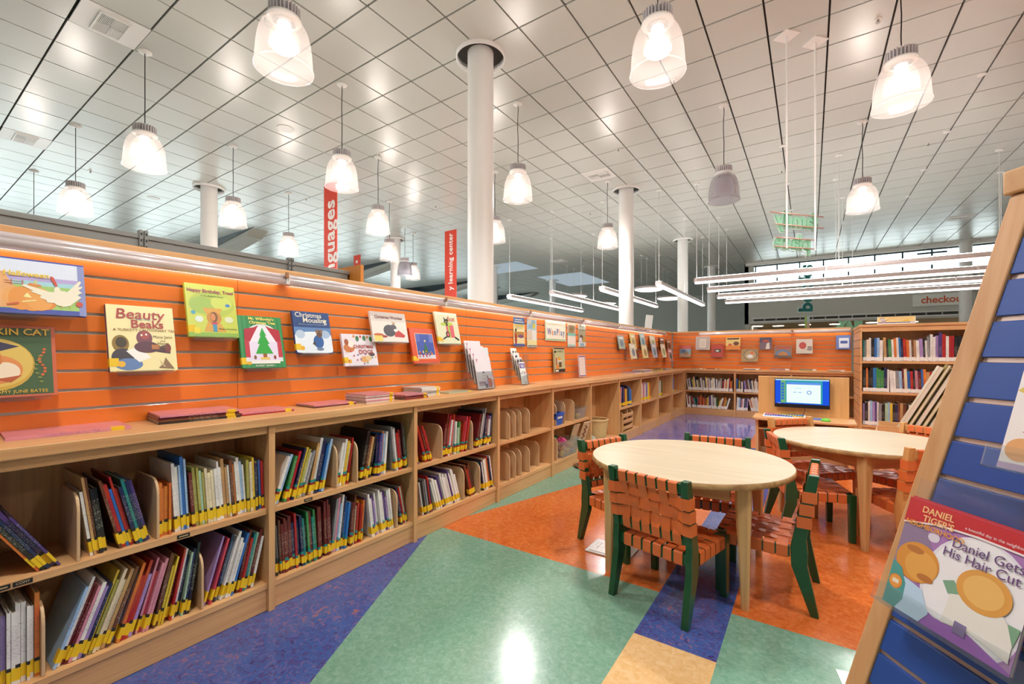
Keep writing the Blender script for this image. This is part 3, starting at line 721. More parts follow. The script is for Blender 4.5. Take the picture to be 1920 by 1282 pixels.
# dividers between books
def divider():
    t = tag(MB().prism([(0, 0), (.225, 0), (.225, .235), (.05, .235), (.03, .228), (.013, .214), (.004, .195), (0, .175)], 'x', 0, .0095).obj('shelf_divider', WDIV, bevel=.002), '', 'divider', 'tan rounded shelf dividers')
    return t
DV = divider()
def put_div(y, z, l, x=-2.126):
    o = DV if not DV['label'] else dup(DV)
    o.location = (x, y, z + .0008); o.rotation_euler = (0, 0, PI / 2); o['label'] = l
DIVL = []
def pack(run, z, s_end, segs, where, name, group, front, rz, axis, sticks, hr, tr, mass=None):
    """segs: (start or None, lean deg, colour codes, [height scale])"""
    e = None; pl = 0.; n = 0; cnt = {}
    for si, sg in enumerate(segs):
        nx = segs[si + 1] if si + 1 < len(segs) else None          # '*' repeats the colours until the next divider or the end
        lim = nx[0] - .004 if nx and nx[0] is not None and nx[2].startswith('|') else s_end
        if sg[2].endswith('*'): sg = (sg[0], sg[1], sg[2][:-1] * 6) + tuple(sg[3:])
        st, lean, codes = sg[:3]; hs = sg[3] if len(sg) > 3 else 1.; ts = sg[4] if len(sg) > 4 else 1.
        th = math.radians(lean); first = True
        for ch in codes:
            if ch == '|':                       # a tan divider stands here
                s = max(st if first and st is not None else run, e + .24 * max(0., math.tan(math.radians(pl))) if e is not None else run)
                put_div(s, z, DIVL.pop(0)); e = s + .0107; pl = 0.; first = False; continue
            h = random.uniform(*hr) * hs; t = random.uniform(*tr) * ts; D = min(h * random.uniform(.78, .98), .262)
            s = e if e is not None else run
            if e is None and th < 0: s = run + h * math.tan(-th)
            if e is not None: s = e + h * max(0., math.tan(math.radians(pl)) - math.tan(th))
            if first and st is not None: s = max(s, st)
            first = False
            w = t / math.cos(th)
            if s + w + (.235 if lim != s_end else h) * max(0, math.tan(th)) > lim: break
            zz = z + (t * math.sin(th) if th > 0 else 0.) + .0006
            sx = s + (t * math.sin(th) * math.tan(th) if th > 0 else 0.)
            f = front + random.uniform(0, .016) + (random.choice((0, 0, .02)) if h < hr[0] * hs * 1.1 else 0)
            loc = (sx, f, zz) if axis == 'x' else (front - (f - front), sx, zz)
            n += 1; cn = PAL[ch][0]
            if mass is not None:
                mb, mats = mass
                M = Matrix.Translation(loc) @ Euler((0, th, rz)).to_matrix().to_4x4()
                for c_ in (PAL[ch][1], 'pages', 'label'):
                    if c_ not in mats: mats.append(c_)
                b_ = book_mb(t, D, h); ix = (mats.index(PAL[ch][1]), mats.index('pages'))
                mb.add([M @ Vector(v) for v in b_.v], b_.f, 0); mb.m[-len(b_.m):] = [ix[q] for q in b_.m]
                b_ = MB().box(-.0003, t + .0003, -.0003, .026, .016, .056); mb.add([M @ Vector(v) for v in b_.v], b_.f, mats.index('label'))
                e = s + w + .0012; pl = lean; continue
            lb = f'{cn} book, {nth(n)} from the left on {where}'
            shelf_book(name, t, D, h, ch, loc, lean, rz, sticks[n % len(sticks)], lb, group)
            e = s + w + .0012; pl = lean
    return n
FARB = (MB(), [])
Y1 = (YEL, .018, .042); Y2 = (YEL, .012, .04, ('dark', .012)); Y3 = (YEL, .016, .038, ('pale', .02)); Y4 = (YEL, .014, .034, ('red', .012), ('teal', .014)); Y5 = (YEL, .014, .036, ('teal', .012))
W1 = (WHT, .006, .052); W2_ = (WHT, .006, .06)
FX = -2.138
HR = (.228, .302)
L0 = dict(front=FX, rz=PI / 2, axis='y', name='picture_book')
def left(z, run, end, segs, where, group, sticks=(Y1, Y2, Y1, Y2), hr=HR, tr=(.0075, .0145), mass=None):
    return pack(run, z, end, segs, where, 'picture_book', group, FX, PI / 2, 'y', sticks, hr, tr, mass)
ZU, ZL = .482, .130
DIVL += ["tan divider right of the fallen purple books, nearest bookcase's upper shelf", "tan divider left of the thin orange books, nearest bookcase's upper shelf", "tan divider beside the white books, nearest bookcase's lower shelf", "tan divider before the lilac books, nearest bookcase's lower shelf",
         "tan divider right of the bright blue books, second bookcase's upper shelf", "tan divider left of the black book, second bookcase's upper shelf", "tan divider on the second bookcase's lower shelf",
         "tan divider right of the leaning red books, third bookcase's upper shelf", "tan divider before the maroon books, third bookcase's upper shelf", "tan divider right of the white books, third bookcase's lower shelf", "rightmost tan divider on the third bookcase's lower shelf"]
G = 'picture books on the nearest bookcase'
left(ZU, .19, 1.07, [(.205, -6, 'G', .95), (.32, -30, 'oknuu', .92), (.42, 0, '|'), (.442, -7, 'wtbkk', 1.02), (.49, -13, 'brBrrnenubo*', .95), (.648, 0, '|oooo', .72), (None, -3, 'wwsBs', 1.04), (None, -4, 'mmvvPvcccwwwttwbowwsw', .92), (None, -2, 'vcyntBrowkoromBr*', .95)], "the nearest bookcase's upper shelf", G, tr=(.0068, .012))
left(ZL, .19, 1.07, [(.20, 0, 'gwgogl', .95), (None, 0, 'wwwww', .88), (None, 0, 'wo|', 1.05), (.362, 19, 'swmmpwlnyvcctb', .98), (None, 17, 'sorrl', .96), (None, 15, 'pKpp', .96), (None, 13, 'bbyy', .95), (None, 11, 'mrwn', .95), (None, 9, 'Pnk', 1.0), (None, 7, 'wko*', 1.0), (.78, 0, '|'), (.81, 16, 'llKKnswwwwB', .96), (None, 13, 'mrePmwr*', .95)], "the nearest bookcase's lower shelf", G, tr=(.0065, .0115))
G = 'picture books on the second bookcase'
left(ZU, 1.10, 1.984, [(1.105, 19, 'wsk', .98), (None, 16, 'grnnyvwG', .86), (None, 12, 'twnBBs*', .98), (1.44, 0, '|'), (1.455, 10, 'wwyc', .86), (None, 9, 'rmryBr*', 1.0), (1.57, 0, '|'), (1.60, 12, 'kkbtrk', .98), (None, 5, 'nuBosws', .94), (None, -7, 'GwGrmrk', 1.0), (None, -8, 'erekGrnr*', .9)], "the second bookcase's upper shelf", G, (Y4, Y4, Y1), tr=(.0085, .0148))
left(ZL, 1.10, 1.984, [(1.105, -3, 'skwbmmmmnrn', .95), (None, -4, 'nekgmeg', .9), (None, -2, 'mmmmmm', 1.04, 1.1), (None, 7, 'GpswnBBw', 1.0), (None, 5, 'mbcryrou', .92), (None, -7, 'wwulwww*', .9), (1.86, 0, '|'), (1.87, -12, 'nnrPmu*', .85)], "the second bookcase's lower shelf", G, (Y4, Y5, Y1), tr=(.0085, .0142))
G = 'picture books on the third bookcase'
left(ZU, 2.016, 2.899, [(2.025, -6, 'rB', .8), (None, -19, 'rrmrr', .9), (2.265, 0, '|'), (2.29, 9, 'mmmrwrw', 1.0), (None, 3, 'wcPg', .82), (None, 12, 'rrKmr*', .9), (2.6, 0, '|'), (2.66, 13, 'mkrwGl', 1.02), (None, 7, 'nmwlnr*', .88)], "the third bookcase's upper shelf", G, (Y4, Y1, Y4), tr=(.010, .017))
left(ZL, 2.016, 2.899, [(2.025, 0, 'nrm', .8), (None, -10, 'wkwGkrn', .9), (None, -18, 'wwwwwuw*', .88), (2.5, 0, '|'), (2.525, -17, 'brbkbk*', .88), (2.69, 0, '|'), (2.715, -11, 'gnwbwwtr*', .96)], "the third bookcase's lower shelf", G, (Y4, Y5, Y1), tr=(.0095, .0155), mass=FARB)
for k, (codes, l8) in enumerate([('wwpowlnukoyynnBB', 'bookcase above the wooden rack'), ('rowmwcpnwkwlBwywow', 'next bookcase after the wooden rack'), ('yvwnBwPGwykgw', "books-in-holders bookcase"), ('pomwsBs', 'corner bookcase of the left wall')]):
    y0 = .17 + .915 * (6 + k)
    pack(y0 + .03, ZU, y0 + .88, [(None, 4 - 3 * k, codes[:6], .92), (None, -4, codes[6:], .95)], f'the {l8}, upper shelf', 'picture_book', 'picture books on the far left bookcases', FX, PI / 2, 'y', (Y1, Y1, Y1), HR, (.016, .042), FARB)
o = FARB[0].obj('shelved_books', [PAPER if c == 'pages' else YEL if c == 'label' else ink(c) for c in FARB[1]]); o['kind'] = 'stuff'
tag(o, 'smaller picture books farther along the left wall shelves, from the third bookcase on', 'books')

for z, s_ in ((ZU, 'upper'), (ZL, 'lower')):
    for k, y in enumerate((3.10, 3.19, 3.28, 3.42)): put_div(y, z, f"{ORD[k]} tan divider from the left, {s_} shelf of the divider-only bookcase")
put_div(3.66, ZL, 'tan divider standing alone at right on the lower shelf of the divider-only bookcase', FX - .03)
for k, y in enumerate((3.93, 4.12, 4.34)): put_div(y, ZU, f"{ORD[k]} tan divider from the left in the toy bin bookcase's upper shelf")
put_div(3.955, ZL, "tan divider left of the clear toy bin, toy bin bookcase's lower shelf")

# back run and tall bookcase
def backrun(k, z, segs, where):
    x0 = -2.115 + .915 * k
    return pack(x0 + .02, z, x0 + .9, segs, where, 'chapter_book', 'white-labelled books on the back bookcases', 9.425, 0, 'x', (W1, W1, W2_), (.2, .27), (.013, .026))
MASS = []
backrun(0, ZU, [(None, -8, 'wkwneyckwvnGw'), (None, -4, 'cwnywrwGwcwnw'), (None, 3, 'wGcnmrwocw'), (None, 0, 'rob')], "the back run's left bookcase, upper shelf")
backrun(0, ZL, [(None, -5, 'wmw'), (None, -12, 'mrGe', .95), (None, 0, 'Gkrobroboycnu'), (None, -2, 'wGwwg', 1.02), (None, 16, 'ywcmoykw', .9)], "the back run's left bookcase, lower shelf")
backrun(1, ZU, [(None, 0, 'Bkynw'), (None, -7, 'ulkbwnGw'), (None, -2, 'cwwmcwccwkwrcw')], "the back run's middle bookcase, upper shelf")
backrun(1, ZL, [(None, 3, 'wwskpwnul'), (None, -13, 'wowcwww')], "the back run's middle bookcase, lower shelf")
backrun(2, ZU, [(-.265, 0, 'wkG'), (.40, 0, 'wbwGwk')], "the back run's right bookcase, upper shelf")
backrun(2, ZL, [(-.265, 0, 'kwG'), (.40, 0, 'wkbwGw')], "the back run's right bookcase, lower shelf")
TW = (WHT, .004, .05)
def tall(z, segs, where): return pack(.635, z, 2.2, segs, where, 'chapter_book', 'chapter books on the tall bookcase', 8.136, 0, 'x', (TW, TW, W1), (.295, .352), (.017, .036))
tall(1.113, [(None, 0, 'eGcwkBsw', 1.0), (None, -2, 'tkgwowBnrowbtwlkwG', .95), (None, 0, 'wwlurwrr', 1.1), (None, 0, 'kkko', 1.05), (None, 0, 'oBBeyyuu', 1.08), (None, 0, 'rrvlp', 1.0)], "the tall bookcase's top shelf")
tall(.672, [(None, 0, 'kokkBgggnw', 1.0), (None, -2, 'wwGsmcBrkpmBotrPulvoykw', 1.0), (None, 0, 'PowrsowBlvoopy', .95), (None, 0, 'wwwwoo', 1.0)], "the tall bookcase's second shelf")
tall(.190, [(None, 0, 'lkwsluwGkPsyknbtbkw', 1.0), (None, 0, 'vggPluBBBeewrp', 1.05), (None, 0, 'uKrpulPoy', 1.0)], "the tall bookcase's third shelf")
# ------------------------------------------------------------------ books on show, their covers built up in flat printed shapes
def cover_art(o, W, H, t, items, name='cover_art'):
    """items in cover units (0..1 each way): ('r',x0,z0,x1,z1,c) ('e',x,z,rx,rz,c) ('p',[(x,z)..],c)"""
    m = MB(); mats = []; y = -.0004
    for it in items:
        c = it[-1]
        if c not in mats: mats.append(c)
        mi = mats.index(c)
        if it[0] == 'r': P = [(it[1], it[2]), (it[3], it[2]), (it[3], it[4]), (it[1], it[4])]
        elif it[0] == 'e': P = [(it[1] + it[3] * math.cos(2 * PI * k / 28), it[2] + it[4] * math.sin(2 * PI * k / 28)) for k in range(28)]
        else: P = it[1]
        P = [((min(1, max(0, x)) - .5) * W, min(1, max(0, z)) * H) for x, z in P]
        ar = sum(P[i][0] * P[(i + 1) % len(P)][1] - P[(i + 1) % len(P)][0] * P[i][1] for i in range(len(P)))
        if ar < 0: P = P[::-1]
        m.add([(x, y - t, z) for x, z in P], [tuple(range(len(P)))], mi); y -= .00012
    m.obj(name, [ink(c) for c in mats], o)
    return y
def show_book(name, W, H, t, cov, label, group, loc, rz, tilt, items, words, sticker=True, spine=None):
    """standing book: back cover at y=0, front cover at y=-t facing -y, bottom at z=0, spine on the left"""
    q = .0022; m = MB(); i = .004
    m.box(-W / 2, W / 2, -q, 0, 0, H, 0); m.box(-W / 2, W / 2, -t, -t + q, 0, H, 0); m.box(-W / 2, -W / 2 + q, -t + q, -q, 0, H, 2)
    m.box(-W / 2 + q, W / 2 - i, -t + q, -q, i, H - i, 1)
    o = m.obj(name, [ink(cov), PAPER, ink(spine or cov)], loc=loc, rot=(-math.radians(tilt), 0, rz)); tag(o, label, 'book', group)
    y = cover_art(o, W, H, t, items) if items else -.0006
    for w in words:
        s, x, z, size, c = w[:5]; kw = w[5] if len(w) > 5 else {}
        text(s, size, ink(c), 'title_lettering', o, ((x - .5) * W, -t + y - .0004, z * H), (PI / 2, kw.pop('roll', 0), 0), .0002, **kw)
    if sticker:
        MB().box(-W / 2 - .0005, -W / 2 + .03, -t - .0012, 0, .02, .055).obj('spine_label', YEL, o)
        MB().cyl((0, 0, 0), .013, 0, .0004, 20).obj('round_sticker', ink('#E8B028'), o, loc=(-W / 2 + .038, -t - .0012, .03), rot=(PI / 2, 0, 0))
    return o
def holder(W, label, loc, rz, depth=.06, back=.1):
    """clear slat wall book rest: back plate, ledge and lip"""
    t = thing('acrylic_book_holder', label, 'book holder', loc, rz, 'clear acrylic book holders')
    w = min(W * .35, .07)
    MB().box(-w, w, -.004, -.001, -.012, back).obj('back_plate', ACRYL, t)
    MB().prism([(-.004, -.012), (-depth, -.002), (-depth, .001), (-.004, -.009)], 'x', -w, w).obj('ledge', ACRYL, t)
    MB().box(-W * .42, W * .42, -depth - .003, -depth, -.004, .016).obj('front_lip', ACRYL, t)
    return t
SHOW = dict(
 halloween=dict(y=.30, z=1.352, W=.395, H=.212, cov='#3F4FA0', name='wide pale picture book about Halloween with a white hen, top left of the slat wall', items=[
   ('r', .02, .05, .985, .97, '#DCE3F0'), ('r', .02, .55, .985, .68, '#B7A6D4'), ('r', .02, .48, .985, .6, '#A5D3DA'), ('r', .02, .05, .985, .52, '#A6CB70'), ('r', 0, 0, 1, .09, '#4A57A8'), ('r', .95, 0, 1, .97, '#8C93C4'),
   ('p', [(.3, .1), (.36, .55), (.42, .72), (.46, .74), (.49, .6), (.54, .42), (.5, .1)], '#E9AE74'), ('e', .52, .28, .075, .2, '#E8A864'), ('e', .56, .27, .08, .21, '#E79A4A'), ('e', .72, .25, .075, .17, '#E59044'), ('e', .63, .28, .1, .23, '#E79A4C'), ('e', .68, .27, .09, .21, '#EAA456'),
   ('p', [(.6, .52), (.7, .5), (.69, .54), (.62, .56)], '#E48A4A'), ('p', [(.64, .55), (.655, .62), (.67, .62), (.665, .54)], '#C9C98A'), ('p', [(.575, .3), (.6, .38), (.63, .29)], '#F2E7A0'), ('p', [(.565, .22), (.66, .26), (.655, .24), (.57, .2)], '#F2E7A0'),
   ('r', .46, .57, .585, .578, '#B4705A'), ('r', .46, .53, .585, .538, '#B4705A'), ('r', .57, .5, .578, .6, '#B4705A'), ('r', .5, .5, .508, .6, '#B4705A'),
   ('e', .835, .31, .075, .15, '#F1E8CF'), ('p', [(.84, .44), (.75, .42), (.58, .53), (.565, .5), (.64, .42), (.62, .4), (.69, .35), (.68, .3), (.72, .27), (.73, .22), (.78, .22), (.82, .16)], '#F1E8CF'), ('p', [(.86, .42), (.96, .68), (.975, .66), (.95, .56), (.98, .58), (.975, .54), (.95, .5), (.975, .45), (.94, .4), (.97, .36), (.94, .3), (.88, .18)], '#F1E8CF'),
   ('e', .8, .46, .022, .07, '#F1E8CF'), ('p', [(.79, .52), (.755, .68), (.76, .72), (.78, .7), (.805, .55)], '#CC5340'), ('e', .95, .22, .025, .05, '#CC5340'), ('p', [(.82, .18), (.822, .1), (.828, .18)], '#D9B84A'), ('p', [(.88, .18), (.882, .1), (.888, .18)], '#D9B84A'), ('p', [(.47, .13), (.55, .17), (.54, .2), (.47, .16)], '#CC6A48')],
   words=[('Halloween', .6, .71, .027, '#E8C23A', dict(fat=.0006, shear=.1))], sticker=False),
 pumpkin=dict(y=.30, z=1.049, W=.235, H=.268, cov='#C8603A', name='dark green picture book titled PUMPKIN CAT with red patterned border, lower left', items=[
   ('r', .03, .03, .955, .96, '#3E5A34'), ('e', .34, .45, .42, .36, '#C9A13C'), ('e', .34, .47, .4, .33, '#D8B85A'), ('p', [(.1, .62), (.4, .76), (.6, .7), (.3, .6)], '#3B3850'), ('e', .33, .38, .3, .2, '#D98A4A'), ('e', .44, .35, .16, .13, '#EBD9BC'), ('e', .3, .5, .12, .09, '#D07A3A'), ('p', [(.2, .55), (.24, .64), (.28, .57)], '#D07A3A'), ('p', [(.34, .57), (.39, .64), (.42, .54)], '#D07A3A'), ('p', [(.1, .3), (.5, .2), (.62, .3), (.4, .26), (.1, .34)], '#B4562A')] + [('e', .84 + .03 * math.sin(k), .3 + k * .045, .02, .018, '#C9622F') for k in range(9)] + [('e', .79 + .03 * math.cos(k), .2 + k * .06, .025, .012, '#7E8A3A') for k in range(7)],
   words=[('PUMPKIN CAT', .46, .9, .0345, '#E2B43E', dict(fat=.0008)), ('AMY JUNE BATES', .62, .07, .0165, '#E2B43E')], sticker=False),
 beauty=dict(y=.682, z=1.131, W=.232, H=.288, cov='#EFE3A8', spine='#5A3A6E', name='square yellow picture book titled Beauty and the Beaks', items=[
   ('r', .0, .0, 1, 1, '#EFE2A4'), ('e', .17, .41, .12, .13, '#8A6A1E'), ('e', .18, .43, .08, .08, '#3B2E16'), ('e', .19, .2, .16, .14, '#3A3238'), ('e', .27, .1, .2, .09, '#5E7FB0'), ('p', [(.24, .3), (.42, .37), (.6, .2), (.42, .13)], '#F4F1EA'),
   ('e', .52, .5, .12, .12, '#7A3C4A'), ('e', .53, .55, .07, .07, '#A4463F'), ('e', .55, .36, .19, .09, '#5A2F3C'), ('p', [(.62, .3), (.9, .26), (.92, .36), (.84, .4), (.7, .36)], '#4A2C30'), ('e', .87, .35, .05, .07, '#7A2F2A'), ('r', .62, .33, .74, .4, '#B9743A'),
   ('p', [(.7, .04), (.95, .02), (.82, .2), (.78, .1)], '#8A6A4A'), ('p', [(.72, .17), (.78, .06), (.82, .05)], '#C9B284'), ('e', .48, .545, .016, .016, '#F4F1EA'), ('e', .55, .555, .016, .016, '#F4F1EA')],
   words=[('Beauty', .48, .86, .062, '#A8322A', dict(shear=.12, fat=.0006)), ('AND THE', .52, .785, .012, '#7FA8B8'), ('Beaks', .58, .71, .05, '#A8322A', dict(fat=.0009)), ("A TURKEY'S CAUTIONARY TALE", .56, .62, .0155, '#8A5A2A'), ('Mary Jane', .8, .52, .018, '#7A6A3A'), ('and', .8, .46, .012, '#7A6A3A'), ('Herm', .8, .42, .018, '#7A6A3A'), ('Auch', .8, .36, .018, '#7A6A3A')]),
 tree=dict(y=.952, z=1.286, W=.215, H=.262, cov='#C6D04A', name='lime green picture book titled Happy Birthday, Tree!', items=[
   ('r', 0, 0, 1, 1, '#C9D24E'), ('e', .5, .62, .46, .24, '#B4C648'), ('e', .3, .6, .24, .16, '#9DBC4A'), ('e', .7, .66, .22, .14, '#CBD85C'), ('p', [(.3, .1), (.42, .35), (.3, .55), (.7, .55), (.58, .35), (.75, .1)], '#D8A23E'), ('e', .52, .36, .15, .12, '#C98A34'), ('e', .52, .38, .07, .1, '#7A4A24'), ('e', .5, .38, .045, .07, '#D98A4A'), ('r', .46, .24, .58, .28, '#C8485A'), ('r', .48, .1, .56, .24, '#3E93B8'),
   ('e', .82, .62, .05, .03, '#3E7FC0'), ('e', .12, .45, .045, .035, '#4A9FB8'), ('e', .22, .33, .08, .06, '#DCE6D8'), ('e', .82, .34, .09, .06, '#DDE4C0'), ('r', 0, 0, 1, .08, '#8FB84A'), ('r', .1, .06, .22, .17, '#E6D62E')],
   words=[('Happy Birthday, Tree!', .5, .87, .0225, '#A03A5A', dict(fat=.0006)), ('A Tu Bishvat Story', .52, .78, .013, '#5A8A5A'), ('Madelyn Rosenberg', .78, .16, .01, '#5A6A2A')]),
 willowby=dict(y=1.188, z=1.132, W=.225, H=.28, cov='#2F8A4E', name="green picture book titled Mr. Willowby's Christmas Tree with red curtains", items=[
   ('r', 0, 0, 1, 1, '#2E8A4C')] + [('r', k * .1 + .03, 0, k * .1 + .06, 1, '#3F9A5A') for k in range(10)] + [('e', .52, .52, .42, .33, '#DCE8E0'), ('r', .1, .12, .94, .55, '#DCE8E0'), ('e', .52, .5, .37, .3, '#EFE9F2'), ('r', .15, .14, .89, .5, '#E6DCF0'),
   ('p', [(.12, .74), (.34, .78), (.44, .82), (.3, .62), (.22, .5), (.1, .5)], '#B42A3A'), ('p', [(.92, .74), (.7, .78), (.6, .82), (.74, .62), (.82, .5), (.94, .5)], '#B42A3A'), ('r', .1, .2, .2, .52, '#C23A48'), ('r', .84, .2, .94, .52, '#C23A48'),
   ('p', [(.52, .78), (.44, .62), (.47, .62), (.38, .46), (.43, .46), (.32, .27), (.72, .27), (.61, .46), (.66, .46), (.57, .62), (.6, .62)], '#2FA83E'), ('r', .48, .19, .57, .27, '#9A5A2A'), ('r', .42, .16, .63, .2, '#E8C85A'), ('r', .2, .08, .86, .14, '#F0EEE6'), ('e', .3, .2, .03, .04, '#8A5A3A'), ('e', .75, .2, .03, .04, '#8A3A2A')],
   words=[("Mr. Willowby's", .52, .945, .021, '#F4E27A', dict(fat=.0006)), ('Christmas Tree', .54, .87, .021, '#F4E27A', dict(fat=.0006)), ('ROBERT BARRY', .5, .04, .014, '#F4F1E4')]),
 mousling=dict(y=1.474, z=1.209, W=.228, H=.248, cov='#28487E', name='snowy dark blue picture book titled Christmas Mousling', items=[
   ('r', 0, 0, 1, 1, '#2A4A80'), ('r', 0, .4, 1, .62, '#5F86B8'), ('e', .5, .24, .75, .28, '#E4EDF4'), ('e', .15, .45, .12, .1, '#B8CCE0'), ('e', .82, .46, .14, .1, '#A8C0DA'), ('e', .62, .28, .14, .16, '#2F5FA0'), ('e', .66, .47, .08, .09, '#6A4A3A'), ('e', .6, .53, .04, .05, '#8A6A5A'), ('e', .72, .53, .04, .05, '#8A6A5A'), ('e', .64, .1, .1, .04, '#6E86A0'),
   ('p', [(.84, .85), (.86, .8), (.9, .79), (.86, .77), (.85, .7), (.83, .77), (.79, .79), (.83, .8)], '#F0E2A0'), ('p', [(.5, .3), (.45, .22), (.55, .18)], '#4A3A34')],
   words=[('Christmas', .42, .91, .04, '#E9E6D8', dict(fat=.0004)), ('Mousling', .58, .79, .042, '#E9E6D8', dict(fat=.0006)), ('Dori Chaconas  illustrated by Susan Kathleen Hartung', .5, .69, .0075, '#C8D4E4')]),
 dogs=dict(y=1.795, z=1.13, W=.252, H=.207, cov='#E6DDE6', name='pale picture book titled Christmas Dogs covered with small puppies', items=[
   ('r', 0, 0, 1, 1, '#E6DEE4'), ('e', .18, .56, .16, .14, '#C97A44'), ('e', .26, .68, .11, .11, '#F0E6DC'), ('e', .12, .74, .06, .1, '#A4562E'), ('e', .6, .2, .14, .1, '#D9A464'), ('e', .72, .24, .09, .08, '#E2C08A'), ('e', .84, .36, .09, .06, '#4A4A4A'), ('e', .45, .86, .05, .09, '#3F7A4A'), ('e', .66, .88, .05, .09, '#3F7A4A'), ('e', .86, .86, .05, .08, '#4A8A4A'), ('e', .55, .93, .03, .04, '#C8403A'), ('e', .76, .92, .03, .04, '#D98A3A'), ('e', .35, .93, .03, .04, '#D98A3A')] +
   [('e', (.13 + .27 * k) % 1, (.11 + .19 * k) % .45 + .04, .022, .026, ('#C8505A', '#7A6AB0', '#5A9A6A', '#D9A03A')[k % 4]) for k in range(14)],
   words=[('CHRISTMAS', .6, .6, .029, '#B4463A', dict(fat=.0005)), ('DOGS', .66, .43, .04, '#B4463A', dict(fat=.0005))]),
 wombat=dict(y=2.035, z=1.287, W=.305, H=.21, cov='#DDD3CB', name='wide pale picture book titled Christmas Wombat with a grey animal', items=[
   ('r', 0, 0, 1, 1, '#E9E2D6'), ('r', 0, .84, 1, 1, '#CBBDB4'), ('r', 0, .68, 1, .84, '#DCD2C8'), ('e', .48, .38, .17, .2, '#4C4A50'), ('e', .6, .48, .09, .12, '#56525A'), ('p', [(.62, .28), (.72, .42), (.92, .24), (.88, .16), (.6, .18)], '#C43A34'), ('e', .66, .4, .06, .05, '#F2EEE6'), ('e', .16, .23, .13, .05, '#C9693A'), ('e', .3, .18, .1, .04, '#A83A30'), ('r', .04, .02, .26, .2, '#EAD46E'), ('p', [(.6, .6), (.57, .7), (.63, .66), (.68, .7), (.64, .6)], '#C9A06A')],
   words=[('Christmas Wombat', .5, .82, .03, '#7E3F3A', dict(fat=.0005))], sticker=False),
 redbook=dict(y=2.375, z=1.136, W=.268, H=.268, cov='#D8502C', name='orange-red picture book with a blue night market scene on its cover', items=[
   ('r', 0, 0, 1, 1, '#D9532E'), ('r', .17, .12, .87, .86, '#E8B88A'), ('r', .19, .14, .85, .84, '#3E55A8'), ('r', .19, .62, .34, .84, '#5A6AB8'), ('r', .7, .6, .85, .84, '#6A78C0'), ('r', .19, .14, .85, .24, '#D8D6E2'), ('p', [(.52, .62), (.42, .3), (.62, .3)], '#2F6A44'), ('e', .52, .64, .03, .03, '#F0DC7A')] +
   [('e', .25 + (.61 * k * .37) % .56, .2 + (k * .053) % .14, .024, .034, ('#C83A34', '#D98A3A', '#EAD49A', '#7A3A6A')[k % 4]) for k in range(22)],
   words=[]),
 bone=dict(y=2.628, z=1.286, W=.258, H=.258, cov='#E2E0B8', name='pale picture book with a black cat and pink gift, rightmost of the large display', items=[
   ('r', 0, 0, 1, 1, '#DEDFB9'), ('r', 0, .92, 1, 1, '#EDEAD0'), ('r', .42, .2, .76, .6, '#D9636A'), ('r', .5, .2, .58, .6, '#A8C24A'), ('e', .46, .68, .1, .11, '#22201F'), ('p', [(.38, .74), (.36, .86), (.44, .78)], '#22201F'), ('p', [(.5, .78), (.56, .85), (.55, .72)], '#22201F'), ('e', .32, .62, .12, .05, '#B8CC4A'), ('e', .62, .64, .12, .05, '#B8CC4A'), ('e', .45, .3, .09, .1, '#22201F'), ('e', .46, .3, .05, .06, '#D9636A'), ('p', [(.2, .12), (.4, .2), (.4, .25), (.22, .18)], '#22201F'), ('p', [(.75, .18), (.92, .1), (.94, .15), (.76, .25)], '#22201F'), ('e', .43, .7, .018, .018, '#E8D84A'), ('e', .5, .7, .018, .018, '#E8D84A')],
   words=[('Scat', .7, .8, .052, '#D0645A', dict(fat=.0006))]))
for k, d in SHOW.items():
    t = .016 if k not in ('beauty',) else .024
    show_book('picture_book', d['W'], d['H'], t, d['cov'], d['name'], 'picture books on show on the left slat wall', (-2.388, d['y'], d['z'] + .003), PI / 2, 13, d['items'], d['words'], d.get('sticker', True), d.get('spine'))
    short = dict(halloween='wide Halloween book', pumpkin='PUMPKIN CAT book', beauty='yellow Beauty book', tree='lime green Tree book', willowby='green Willowby book', mousling='blue Mousling book', dogs='Christmas Dogs book', wombat='Christmas Wombat book', redbook='orange-red market book', bone='black cat book')[k]
    holder(d['W'], f'clear acrylic holder under the {short}', (-2.453, d['y'], d['z'] - .004), PI / 2, .072 + t, .05)

# far display books: pairs on the left wall and singles on the back wall
FAR = [(6.56, 1.285, .25, .21, '#9DB0A8', 'grey green'), (7.12, 1.282, .24, .27, '#D9C46A', 'yellow'), (7.63, 1.30, .24, .27, '#A9CBD0', 'pale aqua'), (8.22, 1.29, .3, .26, '#D6D4B4', 'pale cream'), (8.84, 1.30, .27, .24, '#7A4A44', 'brown and green'), (9.32, 1.295, .25, .21, '#8A6A54', 'dark brown'),
       (6.86, 1.131, .26, .245, '#DAD3B6', 'cream oval-picture'), (7.46, 1.137, .27, .23, '#E6D89A', 'pale yellow'), (8.02, 1.142, .26, .26, '#B7C3D6', 'pale blue'), (8.62, 1.142, .27, .26, '#E2DABD', 'pale cream and green'), (9.12, 1.066, .28, .25, '#C0868A', 'pink')]
for k, (y, z, W, H, c, cn) in enumerate(FAR):
    low = k > 5; fwd = .085 if low else 0
    its = [('r', .06, .06, .94, .94, c), ('e', .5, .42, .28, .26, ('#6A7A84', '#A8843A', '#5A8A94', '#8A9A5A', '#3F5A3A', '#4A2E24')[k % 6]), ('r', .15, .76, .85, .88, '#F0EAD8'), ('r', 0, .03, .14, .2, '#E6BE2A')]
    show_book('picture_book', W, H, .012, c, f'small {cn} display book, {ORD[k % 6]} from the left in the {"lower" if low else "upper"} far row', 'far picture books on show near the corner', (-2.40 + fwd, y, z + .003), PI / 2, 10, its, [], False)
    holder(W, f'clear holder of the {ORD[k % 6]} book in the {"lower" if low else "upper"} far row', (-2.453, y, z - .004), PI / 2, .076 + fwd, H * .8)
